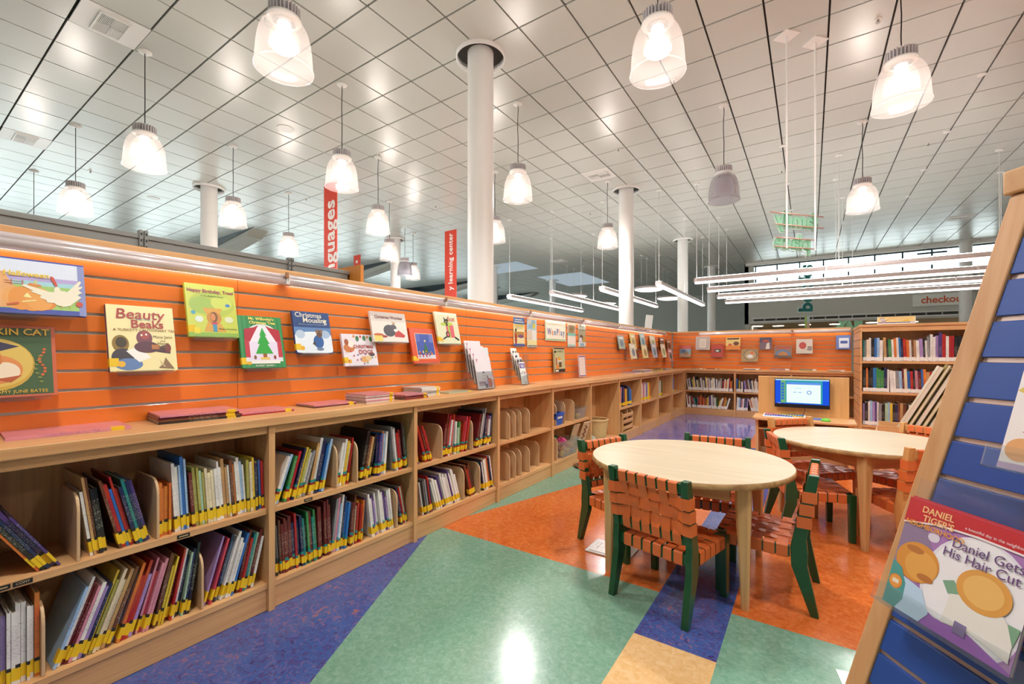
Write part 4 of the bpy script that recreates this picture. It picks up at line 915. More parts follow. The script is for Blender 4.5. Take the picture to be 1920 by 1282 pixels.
BK = [(-2.17, 1.142, .225, .25, '#7E9AA8', 'with a round fish and red title', [('r', 0, .7, 1, 1, '#C0524A'), ('r', 0, 0, 1, .3, '#B79A7C'), ('e', .4, .5, .25, .13, '#4A6FA0'), ('e', .62, .36, .2, .14, '#8E7A62')]),
      (-1.826, 1.295, .27, .28, '#C9BCB4', 'grey patterned with a framed centre', [('r', .05, .05, .95, .95, '#B6A89E'), ('r', .28, .18, .72, .8, '#E2D8C8'), ('r', .34, .25, .66, .72, '#CFC2B4')]),
      (-1.55, 1.142, .23, .265, '#B5402F', 'red with a small dark picture', [('r', .28, .38, .78, .64, '#3A3A34'), ('e', .5, .5, .14, .07, '#D8D4C8')]),
      (-1.266, 1.293, .255, .25, '#E3C67A', 'yellow with a brown animal and dark title', [('r', 0, 0, 1, .34, '#D9832E'), ('e', .72, .5, .2, .16, '#6A3A24'), ('r', .08, .82, .92, .94, '#5A2E1E'), ('e', .3, .4, .14, .1, '#C8563A')]),
      (-.975, 1.062, .29, .25, '#A98A58', 'brown with a bird in a ring', [('e', .54, .52, .4, .42, '#3A3F5A'), ('e', .54, .52, .36, .38, '#B39A6A'), ('e', .52, .42, .18, .13, '#D8DCE0'), ('e', .64, .68, .09, .12, '#D2632E')]),
      (-.706, 1.302, .2, .22, '#6E5560', 'dusky with a pale figure', [('r', 0, .6, 1, 1, '#4A4658'), ('e', .5, .72, .3, .1, '#B4452E'), ('p', [(.5, 0), (.6, .5), (.8, .6), (.85, 0)], '#D8CCBC')]),
      (-.424, 1.143, .28, .21, '#8E6A52', 'with a rainbow arch and red title', [('e', .5, .2, .42, .5, '#4A78A8'), ('e', .5, .15, .32, .4, '#B4783E'), ('r', 0, 0, 1, .2, '#6A4A34'), ('r', .1, .8, .9, .95, '#B4402E')]),
      (-.09, 1.217, .25, .27, '#CFC3B4', 'pale with a red bird and grey branch', [('e', .4, .55, .22, .24, '#B43A2E'), ('p', [(.1, .1), (.8, .3), (.9, .5), (.6, .25)], '#6A5A50'), ('r', .7, .2, .95, .5, '#8A7E78')]),
      (.56, 1.294, .2, .25, '#5E78BC', 'blue and white, beside the tall bookcase', [('r', .2, .1, .9, .8, '#E2E6F0'), ('r', .3, .4, .8, .6, '#3A56A8')])]
for k, (x, z, W, H, c, d, its) in enumerate(BK):
    if k == 8: x = .48
    show_book('picture_book', W, H, .014, c, f'back wall display book {d}', 'picture books on show on the back slat wall', (x, 9.66, z + .003), 0, 10, its, [], False)
    holder(W, f'clear holder of the back wall book {d}', (x, 9.743, z - .004), 0, .1, H * .85)

# ------------------------------------------------------------------ flat books on the counters
def flat_books(y0, y1, X, n, codes, t, D, label, tw=0., group='flat books on the left counter'):
    z = .9146
    for k in range(n):
        ln = (y1 - y0) * random.uniform(.97, 1.0); tt = t * random.uniform(.9, 1.1); dx = random.uniform(-.008, .004) if k else 0
        M = book_mb(tt, D, ln)
        ps = ('topmost', 'second', 'third', 'fourth', 'fifth', 'sixth', 'seventh')
        pos = n - 1 - k
        lb = f'{PAL[codes[k % len(codes)]][0]} book lying flat, {label}' if n == 1 else f'{PAL[codes[k % len(codes)]][0]} book, {ps[pos]} from the top of the {label}' if pos else f'{PAL[codes[k % len(codes)]][0]} book, topmost of the {label}'
        # lying down: thickness up, spine facing the room, foot of the spine at the far end
        Rm = Matrix(((0, -1, 0), (0, 0, -1), (1, 0, 0))).to_4x4()
        o = M.obj('picture_book', [COVER, PAPER], loc=(X + dx, y1 - random.uniform(0, .006), z), rot=(Matrix.Rotation(tw, 4, 'Z') @ Rm).to_euler()); o.color = lin(PAL[codes[k % len(codes)]][1])
        tag(o, lb, 'book', group)
        MB().box(-.0004, tt + .0004, -.0004, .03, ln * .06, ln * .18).obj('spine_label', YEL, o)
        z += tt + .0006
R = random.Random(3)
flat_books(.265, .60, -2.232, 1, 'p', .011, .22, 'nearest on the left counter', -.06)  # pink covers here and below paint in orange reflections on their plastic film
flat_books(.69, 1.0, -2.225, 4, 'kbmp', .0085, .215, 'stack of four below the Beauty book', -.10)
flat_books(1.015, 1.27, -2.232, 2, 'rp', .006, .2, 'pair below the Willowby book', -.05)
flat_books(1.39, 1.65, -2.235, 2, 'mp', .007, .2, 'dark pair below the Mousling book', -.03)
flat_books(1.685, 1.90, -2.19, 6, 'wpwpwp', .0085, .205, 'stack of six below the Dogs book')
flat_books(1.965, 2.17, -2.165, 4, 'rmrp', .0075, .2, 'low stack below the Wombat book')
flat_books(2.195, 2.38, -2.25, 7, 'wwGwwww', .0085, .19, 'tall pale stack below the market book')
flat_books(2.46, 2.74, -2.235, 1, 'P', .006, .19, 'beside the tiered brochure holder')
flat_books(6.62, 6.95, -2.22, 2, 'wl', .008, .21, 'flat pair below the first far display book')
flat_books(7.02, 7.5, -2.2, 4, 'wlGw', .01, .2, 'far stack of four on the left counter')
flat_books(7.7, 8.1, -2.2, 3, 'vyk', .012, .22, 'far olive stack on the left counter')
flat_books(8.3, 8.75, -2.2, 3, 'uwG', .011, .22, 'far stack near the corner')
def flat_back(x0, x1, n, codes, t, label):
    z = .9146
    for k in range(n):
        tt = t * random.uniform(.9, 1.1); M = book_mb(tt, .2, x1 - x0)
        o = M.obj('picture_book', [COVER, PAPER], loc=(x0, 9.43, z)); o.color = lin(PAL[codes[k]][1])
        o.rotation_euler = Matrix(((0, 0, 1), (0, 1, 0), (-1, 0, 0))).to_euler(); o.location.z = z + tt
        tag(o, f'{PAL[codes[k]][0]} book lying flat, {label}' if n == 1 else f'{PAL[codes[k]][0]} book, {("lower", "upper")[k]} of the {label}', 'book', 'flat books on the back counter')
        MB().box(-.0004, tt + .0004, -.0004, .03, (x1 - x0) * .75, (x1 - x0) * .95).obj('spine_label', WHT, o); z += tt + .0006
flat_back(-2.0, -1.78, 1, 'G', .012, 'left end of the back counter'); flat_back(-1.72, -1.5, 1, 'm', .012, 'under the red back wall book')
flat_back(-1.06, -.78, 2, 'nw', .012, 'pair under the ringed bird book'); flat_back(-.62, -.3, 2, 'pG', .014, 'pair under the rainbow arch book')
flat_back(-.16, .1, 2, 'vG', .016, 'pair under the red bird book'); flat_back(.25, .5, 2, 'bw', .01, 'pair at the right end of the back counter')
# ------------------------------------------------------------------ brochures, signs and hanging banners
def sheet(W, H, t, base, label, cat, loc, rz, tilt, items, words=(), name='brochure', group=None, rot=None):
    o = MB().box(-W / 2, W / 2, -t, 0, 0, H).obj(name, ink(base), loc=loc, rot=rot or (-math.radians(tilt), 0, rz)); tag(o, label, cat, group)
    y = cover_art(o, W, H, t, items, 'print') if items else -.0006
    for w in words:
        s, x, z, size, c = w[:5]; kw = dict(w[5]) if len(w) > 5 else {}
        text(s, size, ink(c), 'lettering', o, ((x - .5) * W, -t + y - .0003, z * H), (PI / 2, 0, 0), .0002, **kw)
    return o
# tiered stands on the counter
def tier_stand(W, n, label, loc, ph, step, rise):
    t = thing('brochure_holder', label, 'brochure holder', loc, PI / 2, 'tiered brochure holders')
    for k in range(n):
        y = -.03 - step * (n - 1 - k) if False else -.012 - step * k; z = rise * (n - 1 - k)
        m = MB(); M = Matrix.Translation((0, y, z)) @ Matrix.Rotation(-math.radians(12), 4, 'X')
        m.box(-W / 2, W / 2, -.001, .001, 0, ph * .95, 0, M); m.box(-W / 2, W / 2, -.026, -.024, 0, ph * .55, 0, M); m.box(-W / 2, W / 2, -.024, -.001, 0, .002, 0, M)
        m.box(-W / 2 - .002, -W / 2, -.026, .001, 0, ph * .6, 0, M); m.box(W / 2, W / 2 + .002, -.026, .001, 0, ph * .6, 0, M)
        m.obj('pocket', ACRYL, t)
    MB().box(-W / 2, W / 2, -.01 - step * n, -.002, -.0, .002).obj('base', ACRYL, t)
    return t
TX, TY = -2.375, 2.935
tier_stand(.225, 4, 'clear four-tier stand holding white flyers with a red letter Y', (TX + .0, TY, .9146), .27, .035, .045)
for k in range(4):
    yy, zz = TY, .9226 + .045 * (3 - k)
    its = [('r', .0, 0, 1, 1, '#E9E1E4')]
    if k == 3: its += [('r', .1, .1, .5, .22, '#7A2C52'), ('r', .12, .12, .42, .145, '#E9DCE6'), ('r', .12, .17, .4, .19, '#E9DCE6'), ('e', .78, .17, .17, .15, '#C65A34'), ('e', .6, .15, .07, .13, '#B9A4CC'), ('r', .45, .02, .6, .14, '#4A4450'), ('r', .35, .3, .66, .36, '#D9D2D2'), ('r', .36, .29, .66, .3, '#3A3438'), ('r', .37, .36, .62, .4, '#EFE9E6'), ('r', .38, .4, .6, .405, '#3A3438'), ('e', .45, .45, .07, .045, '#EDE7E4'), ('e', .45, .5, .06, .03, '#2E282C'), ('p', [(.6, .36), (.7, .28), (.74, .3), (.64, .42)], '#6A4A40')]
    words = [('Y', .14, .87, .034, '#B01F44', dict(fat=.001))]
    sheet(.213, .272, .006, '#E9E1E4', ('rearmost white flyer with a red Y in the tiered stand', 'second white flyer with a red Y from the back of the tiered stand', 'third white flyer with a red Y from the back of the tiered stand', 'front flyer with a red Y and a drawing of a person carrying books')[k], 'flyer', (TX + .012 + .035 * k + .008, yy, zz), PI / 2, 12, its, words, 'flyer', 'flyers in the tiered stand')
sheet(.1, .13, .004, '#DCE9EC', 'small pale blue card standing behind the tiered flyers', 'flyer', (TX - .03, TY + .19, 1.14), PI / 2, 8, [('e', .7, .2, .08, .06, '#C85A3A')], (), 'flyer')
TX2, TY2 = -2.39, 3.575
tier_stand(.112, 4, 'clear narrow four-tier stand holding folded leaflets', (TX2, TY2, .9146), .2, .032, .045)
LF = [('#EFEDE4', [('r', .0, .04, 1, .16, '#74A83E'), ('e', .38, .82, .14, .06, '#3A3A30'), ('e', .8, .82, .12, .06, '#5A5A34')], 'rearmost leaflet with a green band in the narrow stand'), ('#EFEDE8', [('r', .3, .06, .9, .16, '#6F6AA8'), ('e', .45, .78, .2, .12, '#3A2E3A'), ('r', .4, .45, .9, .7, '#DDBB8A')], 'second leaflet from the back of the narrow stand'),
      ('#EFEFEA', [('r', .05, .6, .98, .95, '#C8CCD0'), ('e', .28, .78, .2, .13, '#2E2428'), ('e', .78, .82, .18, .1, '#3A2E2C'), ('r', .05, .44, .6, .56, '#A8BE3E'), ('r', .1, .04, .6, .13, '#5A3A7A')], 'third leaflet showing two people, in the narrow stand'), ('#F0EFEA', [('r', .06, .72, .95, .94, '#4A3A8A'), ('r', .2, .86, .8, .89, '#E2DEEE'), ('r', .2, .81, .8, .84, '#E2DEEE'), ('r', .3, .76, .8, .79, '#E2DEEE'), ('e', .5, .5, .4, .1, '#C9CCC6'), ('e', .75, .48, .16, .06, '#B4523A'), ('r', .4, .06, .9, .09, '#8A94C0')], 'front leaflet with a purple heading in the narrow stand')]
for k, (c, its, l) in enumerate(LF):
    sheet(.1, .215, .005, c, l, 'leaflet', (TX2 + .012 + .032 * k + .008, TY2, .9226 + .045 * (3 - k)), PI / 2, 12, its, (), 'leaflet', 'folded leaflets in the narrow stand')
t = thing('acrylic_card_stand', 'empty clear upright card stand beside the narrow leaflet stand', 'card stand', (-2.36, 3.72, .9146), PI / 2)
MB().box(-.055, .055, -.003, 0, .002, .29).obj('upright', ACRYL, t); MB().box(-.06, .07, -.09, .04, 0, .002).obj('base', ACRYL, t)
# sheets in wall sleeves
for y, z, W, H, c, its, l in [(3.742, 1.293, .205, .29, '#E9DFA8', [('r', 0, .77, 1, 1, '#3E6FB0'), ('r', .12, .9, .8, .94, '#E4E8EE'), ('r', .1, .82, .9, .87, '#E4E8EE'), ('r', .05, .68, .95, .76, '#D9C06A'), ('r', .05, .3, .95, .5, '#B98A4A'), ('e', .2, .25, .1, .2, '#A83A2A'), ('e', .2, .55, .07, .06, '#2A201E'), ('e', .65, .34, .25, .06, '#7A4A7A'), ('r', .35, .1, .95, .28, '#E9D9A4'), ('r', 0, 0, 1, .08, '#3A5AA8')], 'yellow and blue poster in a clear sleeve, left of the WeePlay sign'),
        (3.99, 1.288, .195, .29, '#E9EBDD', [('r', 0, .62, 1, 1, '#A9CBE0'), ('r', .1, .82, .45, .96, '#ECEAD9'), ('e', .72, .77, .16, .11, '#EBDC5A'), ('r', .05, .25, .5, .6, '#D9C9B4'), ('r', .55, .25, .95, .6, '#E2E4DC'), ('r', 0, .08, 1, .24, '#E6DC9A'), ('r', .05, .03, .95, .06, '#6A6A5A')], 'pale poster with a yellow sun shape in a clear sleeve'),
        (4.93, 1.302, .22, .28, '#EADFD2', [('r', .05, .6, .95, .95, '#B99A78'), ('e', .5, .72, .3, .14, '#9A8450'), ('r', 0, .48, 1, .6, '#7FC4B4'), ('r', .05, .05, .95, .1, '#8FCDBE')], 'pale poster with a teal band, right of the WeePlay sign'),
        (5.23, 1.306, .215, .29, '#DDE6DA', [('r', .1, .86, .9, .92, '#C8D2C4'), ('r', 0, .2, 1, .78, '#A8A080'), ('e', .4, .4, .22, .14, '#5A2E2A'), ('e', .3, .3, .2, .12, '#D8D8E4'), ('e', .8, .36, .2, .16, '#B9983E'), ('r', .2, .05, .8, .16, '#86ACC8')], 'poster with children reading, rightmost sleeve on the slat wall')]:
    sheet(W, H, .003, c, l, 'poster', (-2.449, y, z), PI / 2, 1, its, (), 'poster', 'small posters in clear sleeves')
    holder(W, 'clear wall sleeve of the ' + l.replace(' in a clear sleeve', ''), (-2.453, y, z - .004), PI / 2, .014, H)
wp = sheet(.5, .245, .004, '#EFEBDC', 'WeePlay sign with a green border on the orange slat wall', 'sign', (-2.446, 4.515, 1.365), PI / 2, 1, [('r', 0, 0, 1, 1, '#F0ECDC'), ('r', .015, .03, .985, .97, '#76B55A'), ('r', .035, .075, .965, .925, '#F0EBD9'), ('r', .1, .79, .9, .8, '#C8BC9A'), ('r', .1, .74, .7, .75, '#C8BC9A')], (), 'wall_sign')
for ch, x, c in [('W', .18, '#6A5A9A'), ('e', .33, '#E08A5A'), ('e', .445, '#4A8AC0'), ('P', .57, '#6A5A9A'), ('l', .67, '#E0A07A'), ('a', .765, '#4A8AC0'), ('y', .88, '#7A6AA0')]:
    text(ch, .105, ink(c), 'lettering', wp, ((x - .5) * .5, -.0062, .4 * .245), (PI / 2, 0, 0), .0003, fat=.0018, sx=.82)
sheet(.25, .28, .02, '#B9B48A', 'thick puppet booklet with a green cover hanging on the slat wall', 'booklet', (-2.425, 4.55, 1.002), PI / 2, 3, [('r', 0, 0, 1, 1, '#BDBB8C'), ('r', 0, .95, 1, 1, '#1E1C1A'), ('r', 0, 0, 1, .13, '#2A2620'), ('r', .05, .02, .35, .1, '#D9D4C4'), ('e', .1, .84, .1, .05, '#1E1C1A'), ('e', .45, .55, .16, .07, '#E0A028'), ('p', [(.3, .48), (.75, .5), (.7, .42), (.3, .4)], '#D9CFC4'), ('r', .4, .2, .66, .42, '#6A4A30'), ('r', .1, .13, .4, .3, '#D98A3E'), ('r', .1, .3, .2, .6, '#A83A2E')], [('PUPPETS', .56, .85, .034, '#4A4A34')], 'booklet')
ss = sheet(.2, .265, .004, '#E9DCD6', 'upright notice with a purple border on the left counter', 'sign', (-2.36, 5.06, .93), PI / 2, 4, [('r', .03, .02, .97, .98, '#7A4A86'), ('r', .09, .07, .91, .92, '#EBDAD0')] + [('r', .2, .2 + k * .1, .8, .212 + k * .1, '#B9A09A') for k in range(7)], (), 'counter_notice')
MB().box(-.12, .12, -.05, .05, -.0154, -.0135).obj('base', ACRYL, ss)
# yellow card on the tall bookcase
yc = sheet(.42, .115, .006, '#F1EADB', 'yellow and blue card sign standing on the tall bookcase', 'sign', (1.02, 8.32, 1.636), 0, 8, [('r', .02, .22, .98, 1, '#F2D48A'), ('r', .3, .85, .75, .9, '#D9B08A'), ('r', .3, .7, .92, .75, '#E8B060'), ('r', .3, .57, .65, .61, '#D9B9A0'), ('p', [(.65, .5), (.8, .6), (.86, .42), (.7, .4)], '#F0C030'), ('r', .02, .2, .98, .3, '#4A4AA0'), ('e', .92, .27, .06, .1, '#D8D4EA'), ('e', .14, .62, .07, .17, '#D9CCD4'), ('r', .07, .78, .2, .84, '#6A4A58'), ('p', [(.2, .5), (.3, .66), (.31, .62), (.21, .44)], '#9A7A60'), ('e', .17, .34, .06, .16, '#B79AA8')], (), 'card_sign')

# hanging banners of the left hall
RED = pm('banner_red', '#D9432E', .55, var=.03)
WL = ink('#F4EFEC')
def banner(X0, X1, Y, z0, z1, label, s, size, zc, fat, cable=True, sp=1.06):
    t = thing('hanging_banner', label, 'banner', ((X0 + X1) / 2, Y, z0), 0, 'red hanging banners')
    w = (X1 - X0) / 2
    MB().box(-w, w, -.012, .012, 0, z1 - z0).obj('panel', RED, t, .003)
    if s: text(s, size, WL, 'lettering', t, (.06 * w, -.0135, zc - z0), (PI / 2, -PI / 2, 0), .001, 'RIGHT', fat, spacing=sp)
    m = MB()
    for q in (-.6, .6): m.tube([(q * w, 0, z1 - z0 - .01), (q * w, 0, CZ0 - z0)], .004, 5)
    m.obj('hanging_cable', WHITE, t)
    return t
banner(-8.385, -7.955, 5.4, 1.9, 4.76, 'large red hanging banner with white vertical word languages', 'languages', .46, 4.37, .012)
banner(-8.83, -8.39, 9.54, 1.6, 4.79, 'red hanging banner with white vertical words learning center', 'y learning center', .225, 4.70, .006)
b3 = banner(-12.06, -11.74, 8.8, 2.2, 4.35, 'small far red hanging banner seen obliquely between the two big ones', '', 0, 0, 0)
m = MB()
for k in range(9): m.box(-.05, .05, -.0145, -.0125, 1.9 - k * .2, 1.98 - k * .2)
m.obj('lettering', WL, b3)

# green see-through hanging letters, seen from behind
GRN = clear('green_acrylic', '#C4EBD2', .5, .2); PALE = clear('pale_acrylic', '#F2FCF8', .6, .15)
PINKM = pm('pinkish_rail', '#D9A79A', .4, .4)
fd = Vector((.288, .328, 0)).normalized(); fr = math.atan2(fd.y, fd.x)
t = thing('hanging_sign', 'pale green see-through letters reading family place, seen from behind', 'sign', (-.117, 6.5, 0), fr)
for x in (-.218, .218):
    MB().cyl((x, -.03, 0), .0105, 2.5, CZ0, 10).obj('pole', WHITE, t); MB().box(x - .1, x + .1, -.13, .07, CZ0 - .012, CZ0 + .003).obj('ceiling_plate', WHITE, t)
for z, x0, x1 in ((2.93, -.45, .36), (2.79, -.38, .36), (2.63, -.37, .22), (2.52, -.39, .22)): MB().tube([(x0, -.02, z), (x1, -.02, z)], .008, 6).obj('rail', PINKM, t)
for s, x, z, sz in (('family', -.03, 2.86, .27), ('place', -.09, 2.585, .26)):
    text(s, sz, PALE, 'letter_backing', t, (x, .02, z), (PI / 2, 0, PI), .012, 'CENTER', .026, spacing=1.02)
    text(s, sz, GRN, 'letters', t, (x, .005, z), (PI / 2, 0, PI), .01, 'CENTER', .006, spacing=1.02)
# books sign by the far windows
x, y = ahead(14.5, (1512 - 960) / 825 * 14.5)
t = thing('hanging_sign', 'thin vertical sign reading books before the high windows', 'sign', (x, y, 0), YAW)
MB().tube([(0, 0, 4.2), (0, 0, CZ0)], .004, 5).obj('hanging_cable', WHITE, t)
TEAL = clear('teal_acrylic', '#4FA0A0', .2, .2)
text('books', .62, TEAL, 'letters', t, (.0, 0, 3.38), (PI / 2, -PI / 2, 0), .012, 'CENTER', .02, spacing=1.02)
text('books', .62, PALE, 'letter_backing', t, (.0, .03, 3.38), (PI / 2, -PI / 2, 0), .008, 'CENTER', .05, spacing=1.02)
sheet(.16, .4, .01, '#B9C8A8', 'small hanging picture strip below the books sign', 'poster', (x + .02, y, 2.06), YAW, 0, [('r', .4, .5, 1, 1, '#C8D8DC'), ('r', .4, 0, 1, .5, '#D9B99A'), ('r', 0, 0, .35, 1, '#A9C84A')], (), 'picture_strip')
# play letters beyond the back wall
x, y = ahead(11.6, (1592 - 960) / 825 * 11.6)
t = thing('hanging_sign', 'pale green letters reading PLAY with an arrow, just above the back slat wall', 'sign', (x, y, 0), YAW)
text('PLAY', .26, GRN, 'letters', t, (.05, 0, 1.97), (PI / 2, 0, PI), .015, 'CENTER', .02)
MB().prism([(-.42, 1.89), (-.2, 2.03), (-.2, 1.89)], 'y', -.015, .015).obj('arrow', GRN, t)
MB().cyl((0, .04, 0), .015, 0, 1.86, 10).obj('post', WHITE, t); MB().cyl((0, .04, 0), .16, 0, .02, 20).obj('base', WHITE, t)
# checkout sign
t = thing('wall_sign', 'white wall sign with orange word checkout', 'sign', (3.62, 21.37, 2.93))
MB().box(-.55, 1.05, -.05, 0, 0, .42).obj('panel', pm('sign_white', '#E6ECE6', .5), t, .004)
text('checkout', .34, ink('#D2603C'), 'lettering', t, (-.33, -.052, .21), (PI / 2, 0, 0), .001, 'LEFT', .008, sx=.92)
x, y = ahead(13, (1200 - 960) / 825 * 13)
t = thing('leaning_panel', 'pale slanted panel standing beyond the orange wall near the second column', 'panel', (x, y, 0), YAW)
MB().box(-.1, .1, -.02, .02, 1.95, 2.38, 0, Matrix.Rotation(.12, 4, 'Y')).obj('panel', WHITE, t); MB().cyl((.1, 0, 0), .02, 0, 1.97, 10).obj('post', WHITE, t); MB().cyl((.1, 0, 0), .15, 0, .02, 20).obj('base', WHITE, t)
# shelf range signs
def shelf_tag(y, z, label, s=None):
    o = tag(MB().box(-.022, .022, -.0012, 0, -.0075, .0075).obj('shelf_label', BLACK, loc=(-2.1195, y, z), rot=(0, 0, PI / 2)), label, 'label')
    if s: text(s, .011, ink('#D9BC8E'), 'lettering', o, (0, -.0014, 0), (PI / 2, 0, 0), .0001)
    else: MB().box(-.016, .016, -.0016, -.0013, -.002, .002).obj('lettering', ink('#C9A878'), o)
shelf_tag(.243, .4685, 'small black shelf label left of the COMY label'); shelf_tag(.292, .4685, 'small black shelf label reading COMY', 'COMY'); shelf_tag(.735, .4685, "small black label on the nearest bookcase's upper shelf edge, further right")
shelf_tag(.395, .117, "small black label on the nearest bookcase's bottom shelf edge"); shelf_tag(1.275, .4685, "small black label on the second bookcase's upper shelf edge")
# ------------------------------------------------------------------ round tables
LEGW = wood('leg_maple', '#DDB27A', '#C7965A', 'z')
def round_table(loc, rz, off, label):
    t = thing('round_table', label, 'table', (loc[0], loc[1], 0), rz, 'low round maple tables')
    top = MB(); R = .538
    top.lathe([(R - .004, .6105), (R, .607), (R, .5845), (R - .003, .582)], 96, 0); top.disc((0, 0, .582), R - .003, 96, 0, False)
    tp = top.obj('tabletop', WEDGE, t)
    MB().disc((0, 0, .611), R - .0035, 96).lathe([(R - .0035, .6108), (R - .0035, .611)], 96).obj('laminate_face', WTOP, tp)
    a = off - .038
    for s in (-1, 1):
        MB().box(-a + .03, a - .03, s * a - .012, s * a + .012, .49, .581).obj('apron', WX, t, .003)
        MB().box(s * a - .012, s * a + .012, -a + .03, a - .03, .49, .581).obj('apron', WY, t, .003)
    for sx in (-1, 1):
        for sy in (-1, 1):
            m = MB(); secs = [(.0, .0165, 0.), (.30, .0255, -.005), (.49, .034, -.008), (.581, .034, -.008)]
            vs = []
            for z, h, ins in secs:
                c = (sx * (off + ins), sy * (off + ins)); q = h * .35
                for dx, dy in ((-h + q, -h), (h - q, -h), (h, -h + q), (h, h - q), (h - q, h), (-h + q, h), (-h, h - q), (-h, -h + q)): vs.append((c[0] + dx, c[1] + dy, z))
            fs = [tuple(range(8))[::-1], tuple(range(24, 32))]
            for k in range(3):
                for i in range(8): j = (i + 1) % 8; fs.append((k * 8 + i, k * 8 + j, k * 8 + 8 + j, k * 8 + 8 + i))
            m.add(vs, fs); m.obj('leg', LEGW, t)
    return t
T1 = (-.595, 2.688); T2 = (.300, 3.955)
round_table(T1, 0, .340, 'nearer round maple table, with four green-framed chairs'); round_table(T2, math.radians(42.5), .345, 'farther round maple table, with mostly natural wood chairs')

# ------------------------------------------------------------------ woven strap chairs
STRAP = pm('orange_leather_strap', '#DA6C34', .36, var=.10, scale=7, bump=.15)
GREEN = pm('green_paint', '#0E4A26', .32, var=.10, scale=5, coat=.3)
NAT = wood('chair_maple', '#DDA668', '#C98C4A', 'z')
def chair(H, frame, label, loc, rz):
    k = H / .65
    t = thing('strap_chair', label, 'chair', (loc[0], loc[1], 0), rz, 'woven strap chairs')
    zs = .31 * k; W = .192; yb0, yk, yt = -.225 * k, -.163 * k, -.222 * k; yf = .178 * k
    def yback(z): return yk + (yt - yk) * (z - zs) / (H - zs)
    for s in (-1, 1):
        prof = [(yb0 - .016, 0), (yb0 + .016, 0), (yk + .030, zs * .70), (yk + .034, zs * .98), (yk + .026, zs * 1.12), (yt + .021, H), (yt - .021, H), (yk - .03, zs * 1.12), (yk - .036, zs * .92), (yk - .034, zs * .74)]
        MB().prism([(y, z) for y, z in prof], 'x', s * W - .0165, s * W + .0165).obj('rear_leg', frame, t, .003)
        MB().prism([(yf - .017, 0), (yf + .017, 0), (yf + .021, zs * .7), (yf + .021, zs - .004), (yf - .021, zs - .004), (yf - .021, zs * .7)], 'x', s * W - .0165, s * W + .0165).obj('front_leg', frame, t, .003)
    m = MB(); zr0, zr1 = zs - .055, zs - .006
    m.box(-W + .017, W - .017, yf - .014, yf + .014, zr0, zr1); m.box(-W + .017, W - .017, yk - .014, yk + .014, zr0, zr1)
    for s in (-1, 1): m.box(s * W - .012, s * W + .012, yk + .036, yf - .022, zr0, zr1)
    m.obj('seat_frame', frame, t)
    for za, zb in ((H - .062, H - .016), (.348 * k, .390 * k)):
        zm = (za + zb) / 2; y = yback(zm); MB().box(-W + .017, W - .017, y - .012, y + .012, za, zb).obj('back_rail', frame, t, .003)
    # seat webbing
    m = MB(); nx, ny = 6, 5; wx, wy = .320 / nx, (yf - yk - .07) / ny
    X = [-.160 + wx * (i + .5) for i in range(nx)]; Y = [yk + .040 + wy * (j + .5) for j in range(ny)]
    o = .0165; zt = zs
    for i, x in enumerate(X):
        P = [(x, yk + .005, zr0 - .0025), (x, yk - o, zr0 - .0025), (x, yk - o - .0005, zr0 + .002), (x, yk - o - .0005, zt - .005), (x, yk - o + .004, zt)]
        for j, y in enumerate(Y): P.append((x, y, zt + (.0042 if (i + j) % 2 else -.0042)))
        P += [(x, yf + o - .004, zt), (x, yf + o + .0005, zt - .005), (x, yf + o + .0005, zr0 + .002), (x, yf + o, zr0 - .0025), (x, yf - .005, zr0 - .0025)]
        m.strip(P, (1, 0, 0), wx - .0112, .0022)
    ox = .0145
    for j, y in enumerate(Y):
        P = [(-W + .005, y, zr0 - .0025), (-W - ox, y, zr0 - .0025), (-W - ox - .0005, y, zr0 + .002), (-W - ox - .0005, y, zt - .005), (-W - ox + .004, y, zt)]
        for i, x in enumerate(X): P.append((x, y, zt + (-.0042 if (i + j) % 2 else .0042)))
        P += [(W + ox - .004, y, zt), (W + ox + .0005, y, zt - .005), (W + ox + .0005, y, zr0 + .002), (W + ox, y, zr0 - .0025), (W - .005, y, zr0 - .0025)]
        m.strip(P, (0, 1, 0), wy - .007, .0022)
    m.obj('seat_webbing', STRAP, t)
    # back webbing
    m = MB(); z0, z1 = .398 * k, H - .072; nz = 3; wz = (z1 - z0) / nz
    Z = [z0 + wz * (j + .5) for j in range(nz)]; r = .0155
    zt1, zb0 = H - .0135, .3455 * k
    for i, x in enumerate(X):
        def q(z, off): return (x, yback(z) + off, z)
        P = [q(zb0 + .04, r), q(zb0 + .003, r), q(zb0, r - .004), q(zb0, -r + .004), q(zb0 + .003, -r), q(.392 * k, -r)]
        for j, z in enumerate(Z): P.append((x, yback(z) + (.0042 if (i + j) % 2 else -.0042), z))
        P += [q(H - .064, -r), q(zt1 - .004, -r), q(zt1, -r + .004), q(zt1, r - .004), q(zt1 - .004, r), q(H - .06, r)]
        m.strip(P, (1, 0, 0), wx - .0112, .0022)
    for j, z in enumerate(Z):
        yb = yback(z); a = W - .0185; b_ = W + .0185; r2 = .0285
        P = [(-a, yb + r2, z), (-b_, yb + r2, z), (-b_ - .0005, yb + r2 - .003, z), (-b_ - .0005, yb - r2 + .003, z), (-b_, yb - r2, z), (-a, yb - r2, z), (-a + .003, yb - r2 + .004, z)]
        for i, x in enumerate(X): P.append((x, yb + (-.0042 if (i + j) % 2 else .0042), z))
        P += [(a - .003, yb - r2 + .004, z), (a, yb - r2, z), (b_, yb - r2, z), (b_ + .0005, yb - r2 + .003, z), (b_ + .0005, yb + r2 - .003, z), (b_, yb + r2, z), (a, yb + r2, z)]
        m.strip(P, (0, 0, 1), wz - .0085, .0022)
    m.obj('back_webbing', STRAP, t)
    return t
def face(fx, fy): return math.atan2(-fx, fy)
CA = chair(.65, GREEN, 'nearest green chair with orange woven straps, its back to the viewer', (-.585, 2.295), face(.245, .97))
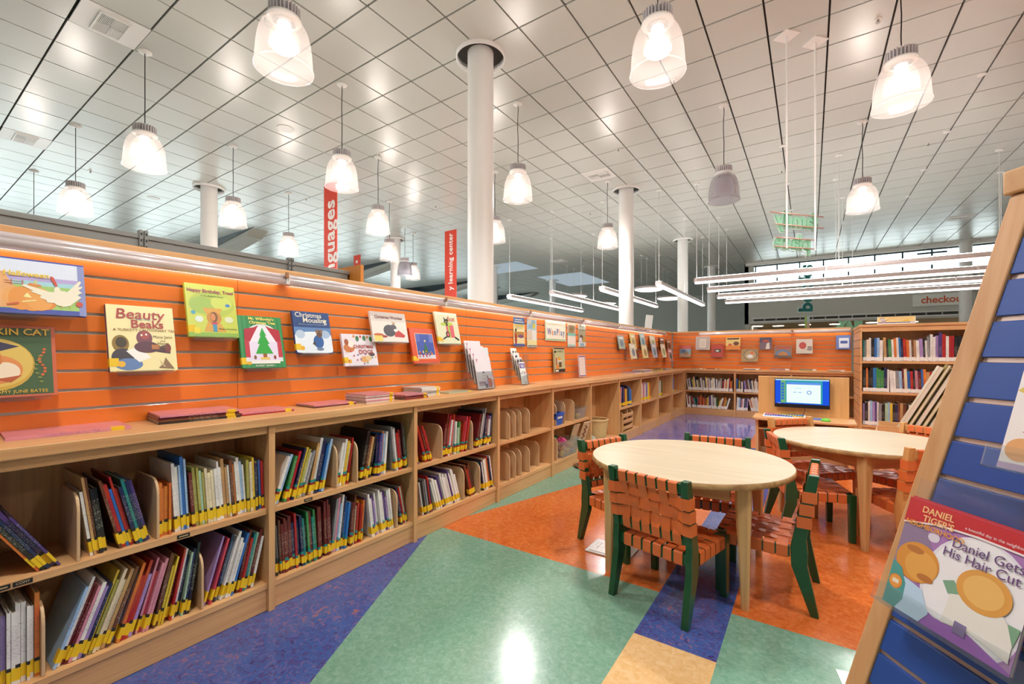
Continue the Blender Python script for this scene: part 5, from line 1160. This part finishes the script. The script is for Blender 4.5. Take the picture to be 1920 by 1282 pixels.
dup(CA, (-.966, 2.729, 0), face(.914, -.406), 'green chair at the left side of the nearer table, beside the shelves')
dup(CA, (-.202, 2.66, 0), face(-1, .026), 'green chair at the right side of the nearer table, seen in profile')
dup(CA, (-.52, 3.105, 0), face(.08, -1), 'green chair at the far side of the nearer table, only its top rail showing above')
dup(CA, (-.003, 3.695, 0), face(.959, .283), 'green chair pushed up to the farther table from the left')
CN = chair(.68, NAT, 'natural wood chair behind the farther table, in front of the monitor', (.025, 4.226), face(.72, -.694))
dup(CN, (.53, 3.637, 0), face(-.47, .88), 'natural wood chair nearest the slanted blue display')
dup(CN, (.618, 4.25, 0), face(-.6, -.8), 'natural wood chair at the far right of the farther table, before the tall bookcase')

# ------------------------------------------------------------------ computer desk
t = thing('computer_desk', 'low maple computer desk with a tall back panel', 'desk', (0, 0, 0)); DZ = .505
MB().prism([(-.545, 6.02), (-.545, 5.68), (-.50, 5.615), (.34, 5.60), (.395, 5.63), (.40, 6.02)], 'z', DZ - .03, DZ).obj('desktop', WX, t, .008)
MB().box(-.515, .352, 6.02, 6.05, 0.06, .952).obj('back_panel', wood('maple_panel', '#DFAE72', '#CE9A5C', 'z'), t, .004)
for x in (-.515, .325): MB().box(x, x + .027, 5.70, 6.019, 0, DZ - .031).obj('side_panel', WZ, t, .003)
MB().box(-.487, .324, 5.72, 6.018, .36, .378).obj('keyboard_shelf', WX, t)
MB().box(-.487, .324, 5.98, 6.018, .0, .12).obj('foot_rail', WX, t)
tag(MB().box(-.2, .05, 5.76, 5.95, .379, .42).obj('computer_box', BLACK, bevel=.004), 'black flat computer box on the shelf under the desk', 'computer')
t = thing('monitor', 'black flat screen monitor with a blue desktop on the computer desk', 'monitor', (-.082, 5.955, 0))
MB().box(-.262, .262, -.012, .018, .602, .932).obj('housing', BLACK, t, .006)
MB().box(-.06, .06, .018, .064, .68, .82).obj('wall_bracket', BLACK, t)
sc = MB().box(-.254, .254, -.0135, -.0115, .645, .924).obj('screen', glowm('screen_blue', '#1F4FD0', 1.0), t)
def ui(x0, z0, x1, z1, c, y, nm='window_shape'): MB().box(x0, x1, y - .0004, y, z0, z1).obj(nm, glowm('screen_' + c.lstrip('#'), c, .95), sc)
ui(-.254, .912, .254, .924, '#BFE0EA', -.0136); ui(-.2, .655, .195, .912, '#2F9AA0', -.0136); ui(-.2, .655, -.155, .912, '#6FA86A', -.0141)
for k in range(6): ui(-.194, .69 + k * .034, -.166, .715 + k * .034, '#2F6FC0', -.0147)
ui(-.143, .66, .178, .892, '#5E8FE0', -.0142); ui(-.143, .66, .178, .866, '#E4F2EE', -.0148)
ui(-.07, .824, .0, .828, '#8FC4E0', -.0153); ui(-.078, .775, -.046, .782, '#7FA8E0', -.0153); ui(-.03, .775, .002, .782, '#7FA8E0', -.0153)
MB().lathe([(.015, 0), (.022, 0)], 24).obj('play_ring', glowm('screen_ring', '#4A84D0', 1), sc, loc=(.072, -.0155, .78), rot=(PI / 2, 0, 0))
for k in range(3): ui(-.23 + k * .012, .648, -.222 + k * .012, .652, '#DDE6F8', -.0137)
MB().tube([(.03, .02, .62), (.035, .035, .57), (.02, .04, .53), (.0, .03, .508)], .003, 5).obj('power_cord', BLACK, t)
t = thing('keyboard', 'white keyboard with coloured keys on the computer desk', 'keyboard', (-.245, 5.79, DZ), -.05)
MB().prism([(-.075, 0.0006), (.075, 0.0006), (.075, .028), (-.075, .012)], 'x', -.2, .2).obj('case', WHITE, t, .003)
kc = ['#2F6FD0', '#3F8AD8', '#E8A030', '#D95A6A', '#8A5AB0', '#E8C83A', '#5AA84A']; m = MB(); mats = [ink(c) for c in kc]
for r in range(5):
    for c in range(15):
        zz = .0185 + .0032 * r; yy = -.058 + r * .025; m.box(-.185 + c * .025, -.164 + c * .025, yy, yy + .021, zz - .004, zz, (0 if r < 2 and c < 11 else 2 if r < 2 else (r + c // 3) % 7))
m.obj('keys', mats, t)
tag(MB().box(-.02, .115, 5.75, 5.87, DZ + .0005, DZ + .004).obj('mouse_pad', ink('#2F6FD0'), bevel=.002), 'blue mouse pad beside the keyboard', 'mouse pad')
t = tag(MB().lathe([(.001, .034), (.02, .032), (.036, .024), (.043, .012), (.045, .0006), (.001, .0006)], 28).obj('mouse', pm('lime_plastic', '#6FC23E', .4), loc=(.135, 5.68, DZ)), 'round lime green computer mouse on the desk', 'mouse')

# ------------------------------------------------------------------ toys in the middle bookcases
CLB = clear('clear_bin_plastic', '#F4F4F0', .84, .2)
def bin_(w, d, h, mat_, label, loc, cat='bin', flare=.02, lip=.008):
    """open tapering bin, local x width, y depth"""
    t = thing('toy_bin', label, cat, loc, PI / 2)
    m = MB(); th = .003
    def ring(z, off, ins=0): f = flare * z / h; return [(-w / 2 - f + ins, -d / 2 - f + ins, z), (w / 2 + f - ins, -d / 2 - f + ins, z), (w / 2 + f - ins, d / 2 + f - ins, z), (-w / 2 - f + ins, d / 2 + f - ins, z)]
    vs = ring(.0008, 0) + ring(h, 0) + [(x * (1 + lip / w * 2), y * (1 + lip / d * 2), z) for x, y, z in ring(h, 0)] + [(x * (1 + lip / w * 2), y * (1 + lip / d * 2), z - .006) for x, y, z in ring(h, 0)] + ring(h, 0, th) + ring(.004, 0, th)
    fs = [(3, 2, 1, 0)]
    for a, b_ in ((0, 4), (4, 8)): pass
    for i in range(4):
        j = (i + 1) % 4
        fs += [(i, j, 4 + j, 4 + i), (12 + i, 12 + j, 8 + j, 8 + i), (8 + i, 8 + j, 16 + j, 16 + i), (16 + i, 16 + j, 20 + j, 20 + i)]
    fs.append((20, 21, 22, 23)); m.add(vs, fs); m.obj('bin_body', mat_, t)
    return t
BLUEP = pm('blue_plastic', '#1E56C0', .35)
b0 = bin_(.13, .2, .125, BLUEP, 'small blue plastic bin with a white label on the upper shelf', (-2.235, 3.945, ZU + .0008)); b0.location.y = 4.015 - .01
MB().box(-.05, .05, -.1145, -.1125, .07, .09).obj('paper_label', WHT, b0); MB().box(-.055, .055, -.128, -.112, .108, .127).obj('handle', BLUEP, b0)
bin_(.2, .19, .12, CLB, 'clear plastic bin of soft toys on the upper shelf', (-2.245, 4.565, ZU + .0008))
R5 = random.Random(5)
def block(mat_, loc, s, label, cat, grp, shape):
    m = MB()
    if shape == 0: m.box(-s, s, -s, s, -s, s)
    elif shape == 1: m.cyl((0, 0, 0), s, -s * .8, s * .8, 12)
    else: m.lathe([(.001, -s), (s * .7, -s * .7), (s, 0), (s * .7, s * .7), (.001, s)], 12)
    o = m.obj('toy_block', mat_, loc=loc, rot=(R5.uniform(-.5, .5), R5.uniform(-.5, .5), R5.uniform(0, 3)), bevel=.003); return tag(o, label, cat, grp)
TC = [('orange', '#E88A3A'), ('red', '#C8404A'), ('yellow', '#E8C84A'), ('lilac', '#9A8AC0'), ('pink', '#D84A8A'), ('green', '#1E7A44'), ('peach', '#E8B080')]
bx = (-2.235, 4.235, ZL + .0008)
bin_(.34, .22, .175, CLB, 'large clear plastic bin full of colourful toy pieces on the bottom shelf', bx)
for k in range(30):
    c = TC[(0, 0, 6, 2, 3, 1, 0)[k % 7]] if k < 24 else TC[(5, 5, 4, 4, 5, 1)[k - 24]]
    lay = k // 12; p = (bx[0] - .075 + .05 * (k % 4), bx[1] - .11 + .105 * ((k // 4) % 3) + .01 * lay, bx[2] + .035 + lay * .062)
    block(pm('toy_' + c[0], c[1], .35), p, .022 if k < 24 else .03, f'small {c[0]} toy piece in the large clear bin', 'toy', f'{c[0]} toy pieces in the large clear bin', k % 3)
for k in range(6):
    c = TC[(6, 5, 2, 3, 5, 6)[k]]; block(pm('toy_' + c[0], c[1], .35), (-2.285 + .05 * (k % 3), 4.535 + .06 * (k // 3), ZU + .035), .023, f'small {c[0]} soft toy in the upper clear bin', 'toy', f'{c[0]} soft toys in the upper clear bin', 2)
t = thing('canister', 'white canister with a yellow lid beside a tan divider on the bottom shelf', 'canister', (-2.2, 3.90, ZL + .0006))
MB().cyl((0, 0, 0), .042, 0, .15, 28).obj('canister_body', WHITE, t); MB().cyl((0, 0, 0), .044, .15, .175, 28).obj('canister_lid', pm('yellow_lid', '#E8B42A', .4), t)
MB().lathe([(.0424, .02), (.0424, .05)], 28).lathe([(.0424, .08), (.0424, .12)], 28).obj('wrap_label', ink('#C8563A'), t)
# lacing board leaning at the right of the toy bins
t = thing('lacing_board', 'pale wooden board with a red zigzag lacing pattern leaning out of the shelf', 'toy', (-2.2, 4.60, .1362), PI / 2, rot=(.37, .0, PI / 2 - .25))
MB().box(-.055, .055, -.012, 0, 0, .34).obj('board', wood('pale_board', '#E6C6A4', '#D6AE86', 'z'), t, .01)
m = MB(); n = 9
for k in range(n):
    z = .05 + k * .028; s = 1 if k % 2 else -1; m.tube([(-.022 * s, -.014, z), (.022 * s, -.014, z + .028)], .006, 6)
m.obj('zigzag_lace', pm('rust_red', '#8E3A22', .5), t)
m = MB()
for z in (.025, .17, .318): m.cyl((0, 0, 0), .006, 0, .0125, 12) if False else m.lathe([(.001, 0), (.007, 0)], 12, c=(.04, -.0126, z))
m = MB(); m.tube([(.04, -.0135, .318), (.04, -.011, .318)], .007, 10); m.tube([(.04, -.0135, .03), (.04, -.011, .03)], .007, 10); m.obj('peg', pm('dark_red_peg', '#7A1A22', .4), t)
t = thing('lacing_board', 'second wooden board with green edging leaning behind the zigzag board', 'toy', (-2.26, 4.49, .1362), PI / 2, rot=(.35, .0, PI / 2 - .25))
MB().box(-.055, .055, -.012, 0, 0, .32).obj('board', wood('pale_board', '#E6C6A4', '#D6AE86', 'z'), t, .01); MB().tube([(-.058, -.006, .02), (-.06, -.006, .3)], .005, 6).obj('green_lace', pm('dark_green_lace', '#3F5A32', .5), t)
t = thing('wicker_basket', 'round woven wicker basket standing in the shelf-less bookcase', 'basket', (-2.23, 5.12, .1312))
m = MB(); prof = [(.001, .0), (.135, 0), (.15, .08), (.165, .17), (.175, .25), (.183, .27), (.178, .275), (.168, .25), (.157, .17), (.142, .08), (.128, .012), (.001, .012)]
prof = [(r * .95, z) for r, z in prof]
m.lathe(prof, 72, 0, True, rib=.012); m.obj('basket_body', pm('wicker', '#D7B27C', .6, var=.2, scale=60, bump=.3), t)
m = MB(); m.lathe([(.165 + .012 * math.cos(a), .268 + .012 * math.sin(a)) for a in [q * PI / 4 for q in range(8)]], 48, close=True); m.obj('basket_rim', pm('wicker', '#D7B27C'), t)
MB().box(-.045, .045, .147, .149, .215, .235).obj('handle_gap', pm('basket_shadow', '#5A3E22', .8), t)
tag(MB().lathe([(.001, 0), (.05, .004), (.07, .03), (.06, .07), (.03, .1), (.001, .105)], 20).obj('soft_toy', pm('grey_green_cloth', '#A9AE9E', .9, var=.3, scale=14), loc=(-2.175, 4.90, .1312)), 'grey green cloth toy at the foot of the wicker basket', 'toy')
t = thing('display_rack', 'small wooden rack with three slatted tiers on the lower shelf', 'rack', (-2.25, 6.1, .1312), PI / 2)
for s in (-1, 1): MB().prism([(-.11, 0), (.1, 0), (.1, .26), (.03, .30), (-.05, .30), (-.11, .25)], 'x', s * .2 - .009, s * .2 + .009).obj('side_board', WZ, t, .01)
for k in range(3): MB().box(-.19, .19, -.115, -.1, .03 + k * .085, .075 + k * .085).obj('front_slat', WX, t, .004); MB().box(-.19, .19, -.1, .09, .02 + k * .085, .03 + k * .085).obj('tier_board', WX, t)
MB().box(-.012, .012, -.098, .09, .115, .30).obj('partition', WZ, t)
# things on the floor
t = thing('floor_box', 'brushed steel floor outlet plate under the nearer table', 'floor outlet', (-1.148, 2.488, 0))
MB().box(0, .27, 0, .2, .0005, .008).obj('plate', pm('brushed_steel', '#C9C7C2', .35, .6, var=.15, scale=30), t, .002)
m = MB(); m.box(.05, .053, .06, .15, .008, .0085); m.box(.13, .133, .06, .15, .008, .0085); m.box(.02, .25, .018, .024, .008, .0085); m.lathe([(.03, .0084), (.032, .0084)], 24, c=(.06, .12, 0)); m.obj('lid_lines', BLACK, t)
tag(MB().lathe([(.105 + .016 * math.cos(a), .013 + .012 * math.sin(a)) for a in [q * PI / 4 for q in range(8)]], 40, close=True).obj('wooden_ring', pm('brown_wood_ring', '#6A4228', .4), loc=(-2.0, 4.35, .0008)), 'brown wooden ring lying on the floor by the shelves', 'ring')
tag(MB().box(0, .14, 0, .1, .0006, .0016).obj('paper_sheet', WHITE, loc=(.10, 2.0, 0), rot=(0, 0, .2)), 'white paper on the floor at the foot of the slanted display', 'paper')

# ------------------------------------------------------------------ slanted slat wall tower at the right edge
D3 = Vector((*ahead(.9985, -.054), 0)).normalized(); Nn = Vector((*ahead(.054, .9985), 0)).normalized()       # along the face, and into the tower
P0 = Vector((*ahead(.788, .8896), 1.348))                                                                       # far end of one groove
STEP = Vector((*ahead(.1456 * -1, .1925), 1.))                                                                 # far edge, per metre of height
tw = thing('display_tower', 'tapering slat wall tower with blue panels and maple corner posts', 'display stand', (0, 0, 0))
def edge(z): return P0 + STEP * (z - 1.348)
WB = .26
def width(z): return WB + 2 * .152 * (1.50 - z)
BLUEL = pm('blue_laminate', '#274E9E', .38, var=.04, scale=3)
GP = .074072; gz = [1.348 - GP * k + GP * 1 for k in range(-1, 17)]
zs = sorted([.10] + gz + [1.49])
def quad(m, e0, e1, w0, w1, din, dout, z0, z1, mi=0):
    """slab of the face between two heights: e = far edge, w = width toward the viewer"""
    vs = []
    for e, w_ in ((e0, w0), (e1, w1)):
        for a, b_ in ((0, din), (w_, din), (w_, dout), (0, dout)): vs.append(e - D3 * a + Nn * b_)
    m.add(vs, [(3, 2, 1, 0), (4, 5, 6, 7), (0, 1, 5, 4), (1, 2, 6, 5), (2, 3, 7, 6), (3, 0, 4, 7)], mi)
m = MB(); g = MB(); zp = .10
for z in sorted(gz):
    if z > 1.49: continue
    if z - .005 > zp: quad(m, edge(zp), edge(z - .005), width(zp), width(z - .005), 0, .015, 0, 0)
    quad(g, edge(z - .0046), edge(z + .0046), width(z), width(z), .006, .014, 0, 0); zp = z + .005
quad(m, edge(zp), edge(1.49), width(zp), width(1.49), 0, .015, 0, 0)
m.obj('blue_panel', BLUEL, tw, .0012)
g.obj('groove_insert', pm('pink_aluminium', '#C4AEA2', .35, .5), tw)
# core behind the panel and the other three faces, plain
m = MB(); quad(m, edge(.1), edge(1.49), width(.1), width(1.49), .0165, .03, 0, 0)
for z0, z1 in ((.1, 1.49),):
    vs = []
    for z in (z0, z1):
        w_ = width(z); e = edge(z) + Nn * .02
        sl = .152 * 2 * (1.49 - z)
        for a, b_ in ((0, 0), (w_, 0), (w_, WB + sl), (0, WB + sl)): vs.append(e - D3 * a + Nn * b_)
    m.add(vs, [(3, 2, 1, 0), (4, 5, 6, 7), (0, 1, 5, 4), (1, 2, 6, 5), (2, 3, 7, 6), (3, 0, 4, 7)])
m.obj('inner_core', BLUEL, tw)
PW = .041
def post(name, side):
    vs = []
    for z in (0.0, 1.50):
        e = edge(z); w_ = width(z); sl = .152 * 2 * (1.49 - z)
        a0, a1 = (-PW, -.0006) if side in (0, 3) else (w_ + .0006, w_ + PW)
        b0, b1 = (-.004, PW) if side in (0, 1) else (WB + sl, WB + sl + PW)
        for a, b_ in ((a0, b0), (a1, b0), (a1, b1), (a0, b1)): vs.append(e - D3 * a + Nn * b_)
    MB().add(vs, [(3, 2, 1, 0), (4, 5, 6, 7), (0, 1, 5, 4), (1, 2, 6, 5), (2, 3, 7, 6), (3, 0, 4, 7)]).obj(name, wood('post_maple', '#D9A878', '#C9925E', 'z', .4), tw, .003)
for s in range(4): post('corner_post', s)
m = MB(); e = edge(1.5); w_ = width(1.5)
vs = []
for z, gr in ((1.501, PW + .006), (1.545, PW + .006)):
    for a, b_ in ((-gr, -.012), (w_ + gr, -.012), (w_ + gr, WB + gr), (-gr, WB + gr)): vs.append(Vector((e.x, e.y, z)) - D3 * a + Nn * b_)
m.add(vs, [(3, 2, 1, 0), (4, 5, 6, 7), (0, 1, 5, 4), (1, 2, 6, 5), (2, 3, 7, 6), (3, 0, 4, 7)]).obj('top_cap', wood('post_maple_x', '#D9A878', '#C9925E', 'x', .4), tw, .004)

# books on the tower; front faces the viewer's left
trz = math.atan2(-D3.y, -D3.x)          # local +x runs toward the viewer
def tower_pt(z, a, off): e = edge(z); return e - D3 * a - Nn * off
def tray(W, H, loc, tilt, label, dep):
    t = thing('acrylic_book_holder', label, 'book holder', loc, rot=(-tilt, 0, trz), group='clear acrylic book holders')
    MB().box(-W / 2 - .012, W / 2 + .03, .0012, .0035, -.004, H + .035).obj('back_plate', ACRYL, t)
    MB().box(-W / 2 - .016, W / 2 + .03, -dep, .0035, -.0075, -.0045).obj('ledge', ACRYL, t)
    MB().box(-W / 2 - .012, W / 2 + .03, -dep - .003, -dep, -.0075, .03).obj('front_lip', ACRYL, t)
    MB().box(-W / 2 + .02, W / 2 + .03, .0012, .016, H + .035, H + .05).obj('hook_bar', ACRYL, t)
    return t
dz = .742; wA = .205; aL = .035
tl = math.radians(17)
p = tower_pt(dz, aL + wA / 2, .052)
def tower_book(W, H, t, base, spine, label, loc, items, words, extra=0):
    q = .0008; m = MB()
    m.box(-W / 2, W / 2, -t, -t + q, 0, H, 0); m.box(-W / 2, W / 2, -q, 0, 0, H, 0); m.box(-W / 2, -W / 2 + .0012, -t + q, -q, 0, H, 2); m.box(-W / 2 + .0012, W / 2 - .001, -t + q, -q, .001, H - .001, 1)
    o = m.obj('picture_book', [ink(base), PAPER, ink(spine)], loc=loc, rot=(-tl, 0, trz)); tag(o, label, 'book', 'picture books on the blue tower')
    y = cover_art(o, W, H, t, items) if items else 0
    for s, x, z, size, c, kw in words: text(s, size, ink(c), 'title_lettering', o, ((x - .5) * W, -t + y - .0003, z * H), (PI / 2, kw.get('roll', 0), 0), .0002, kw.get('al', 'CENTER'), kw.get('fat', 0.), kw.get('sx', 1.))
    return o
fn = Vector((-Nn.x, -Nn.y, 0))
bk = [('r', 0, 0, 1, 1, '#B98ABF'), ('e', .66, .44, .46, .5, '#A878B4'), ('e', .66, .4, .40, .46, '#E6DFEA'), ('e', .66, .4, .37, .44, '#F1EDF0'),
      ('p', [(0, .8), (.2, .78), (.3, .6), (.25, .45), (0, .4)], '#8E7A98'), ('e', .28, .72, .05, .04, '#DCD2E0'), ('p', [(0, 0), (0, .2), (.2, .16), (.45, .1), (.7, .12), (1, .02), (1, 0)], '#9A5AB8'),
      ('e', .2, .46, .19, .17, '#D9923F'), ('e', .24, .44, .14, .13, '#E2A452'), ('e', .16, .56, .08, .03, '#B9743A'), ('e', .3, .36, .07, .03, '#B9743A'),
      ('p', [(.08, 0), (.1, .3), (.3, .26), (.4, .1), (.34, 0)], '#BCD6EC'), ('p', [(0, 0), (0, .4), (.09, .36), (.16, .24), (.17, .1), (.12, 0)], '#4E9A96'), ('e', .07, .22, .062, .062, '#E08A34'), ('e', .07, .22, .05, .05, '#EAA050'), ('r', .042, .205, .1, .24, '#F2E4CC'),
      ('p', [(.5, .1), (.52, .36), (.64, .42), (.86, .4), (.97, .28), (.98, .08), (.7, .14)], '#E9E4DC'), ('p', [(.5, .34), (.44, .42), (.52, .46), (.6, .38)], '#7FA88A'), ('p', [(.92, .34), (.98, .2), (1, .34)], '#7FA88A'), ('e', .73, .47, .19, .16, '#E0A050'), ('e', .73, .47, .14, .12, '#EBB86A'), ('r', .6, .08, .69, .17, '#7A6A9A'),
      ('p', [(0, 1), (1, 1), (1, .84), (.6, .85), (.3, .83), (0, .76)], '#F0E4E4'), ('p', [(0, 1), (1, 1), (1, .855), (.6, .865), (.3, .845), (0, .775)], '#C2242E')]
tower_book(.203, .203, .006, '#B98ABF', '#B8222C', 'glossy purple and red picture book titled Daniel Gets His Hair Cut on the blue tower', p + fn * .012, bk,
    [('DANIEL', .27, .925, .016, '#F4C084', dict(fat=.0003)), ('TIGER\'S', .29, .85, .016, '#F4C084', dict(fat=.0003)), ('NEIGHBORHOOD', .27, .78, .0125, '#F0A030', dict(fat=.0001)), ('Daniel Gets', .69, .745, .0215, '#6A4A7E', {}), ('His Hair Cut', .66, .655, .0215, '#6A4A7E', {}), ('a beautiful day in the neighborhood', .74, .895, .0068, '#F4D8D8', {})])
for k in range(2):
    tower_book(.203, .203, .004, '#6E6A70', '#B8222C', ('picture book directly behind the purple and red one on the blue tower', 'rearmost picture book behind the purple and red one on the blue tower')[k], p + fn * (.006 - .0055 * k) + D3 * (.004 + .006 * k), [('r', 0, .82, 1, 1, '#C2242E'), ('r', 0, 0, .2, .3, '#3A3640'), ('e', .06, .45, .06, .08, '#D0402E')], [])
tray(.203, .203, p, tl, 'large clear holder carrying the purple and red book', .028)
p2 = tower_pt(1.03, .135 + .1, .05)
tower_book(.203, .203, .006, '#EDE3E0', '#E8E0E4', 'pale book with a red and yellow picture on the blue tower, right edge', p2 + fn * .012, [('r', 0, 0, 1, 1, '#EDE2DE'), ('p', [(.0, .62), (.4, 1), (1, 1), (1, .7), (.3, .5)], '#D9B94A'), ('p', [(.1, .3), (.5, .5), (1, .5), (1, .15), (.4, .2)], '#C23A34'), ('e', .3, .42, .06, .06, '#F2EEEA'), ('e', .12, .16, .1, .09, '#E0A060'), ('r', .0, .0, 1, .05, '#B9A0C0')], [])
tray(.203, .203, p2, tl, 'clear holder at the right edge of the blue tower', .028)

# ------------------------------------------------------------------ big boards leaning in a low bin behind the right-hand table
cx, cy = ahead(4.25, 4.12); BYAW = YAW - .72
t = thing('browser_bin', 'low wooden bin of big leaning books behind the slanted display', 'bin', (cx, cy, 0), BYAW)
MB().box(-.45, .40, -.20, .20, .30, .32).obj('bottom_board', WX, t)
for y in (-.2, .185): MB().box(-.45, .40, y, y + .015, .30, .50).obj('side_board', WX, t)
for x in (-.465, .40): MB().box(x, x + .015, -.2, .2, .30, .45).obj('end_board', WZ, t)
for sx in (-.44, .37):
    for sy in (-.19, .16): MB().box(sx, sx + .03, sy, sy + .03, 0, .299).obj('leg', WZ, t)
for k, (c, cn, tt, h) in enumerate([('#D9CDB4', 'cream', .022, .84), ('#8A7A2E', 'olive', .018, .86), ('#D6CBB0', 'cream grey', .02, .82), ('#B9AA6A', 'straw', .016, .83), ('#D9D0BC', 'pale', .022, .82), ('#6E7030', 'dark olive green', .014, .80)]):
    tt *= 1.55; M = MB(); M.box(0, tt * .2, -.16, .16, 0, h, 0); M.box(tt * .8, tt, -.16, .16, 0, h, 0); M.box(tt * .2, tt * .8, -.157, .157, .003, h - .003, 1)
    xx = -.36 + k * .05
    o = M.obj('big_book', [ink(c), PAPER], loc=tuple(Vector((cx, cy, .322 + tt * .45)) + Matrix.Rotation(BYAW, 3, 'Z') @ Vector((xx, 0, 0))), rot=(0, .44, BYAW))
    tag(o, f'tall {cn} big book leaning in the bin, {ORD[k]} from the left', 'book', 'big leaning books')
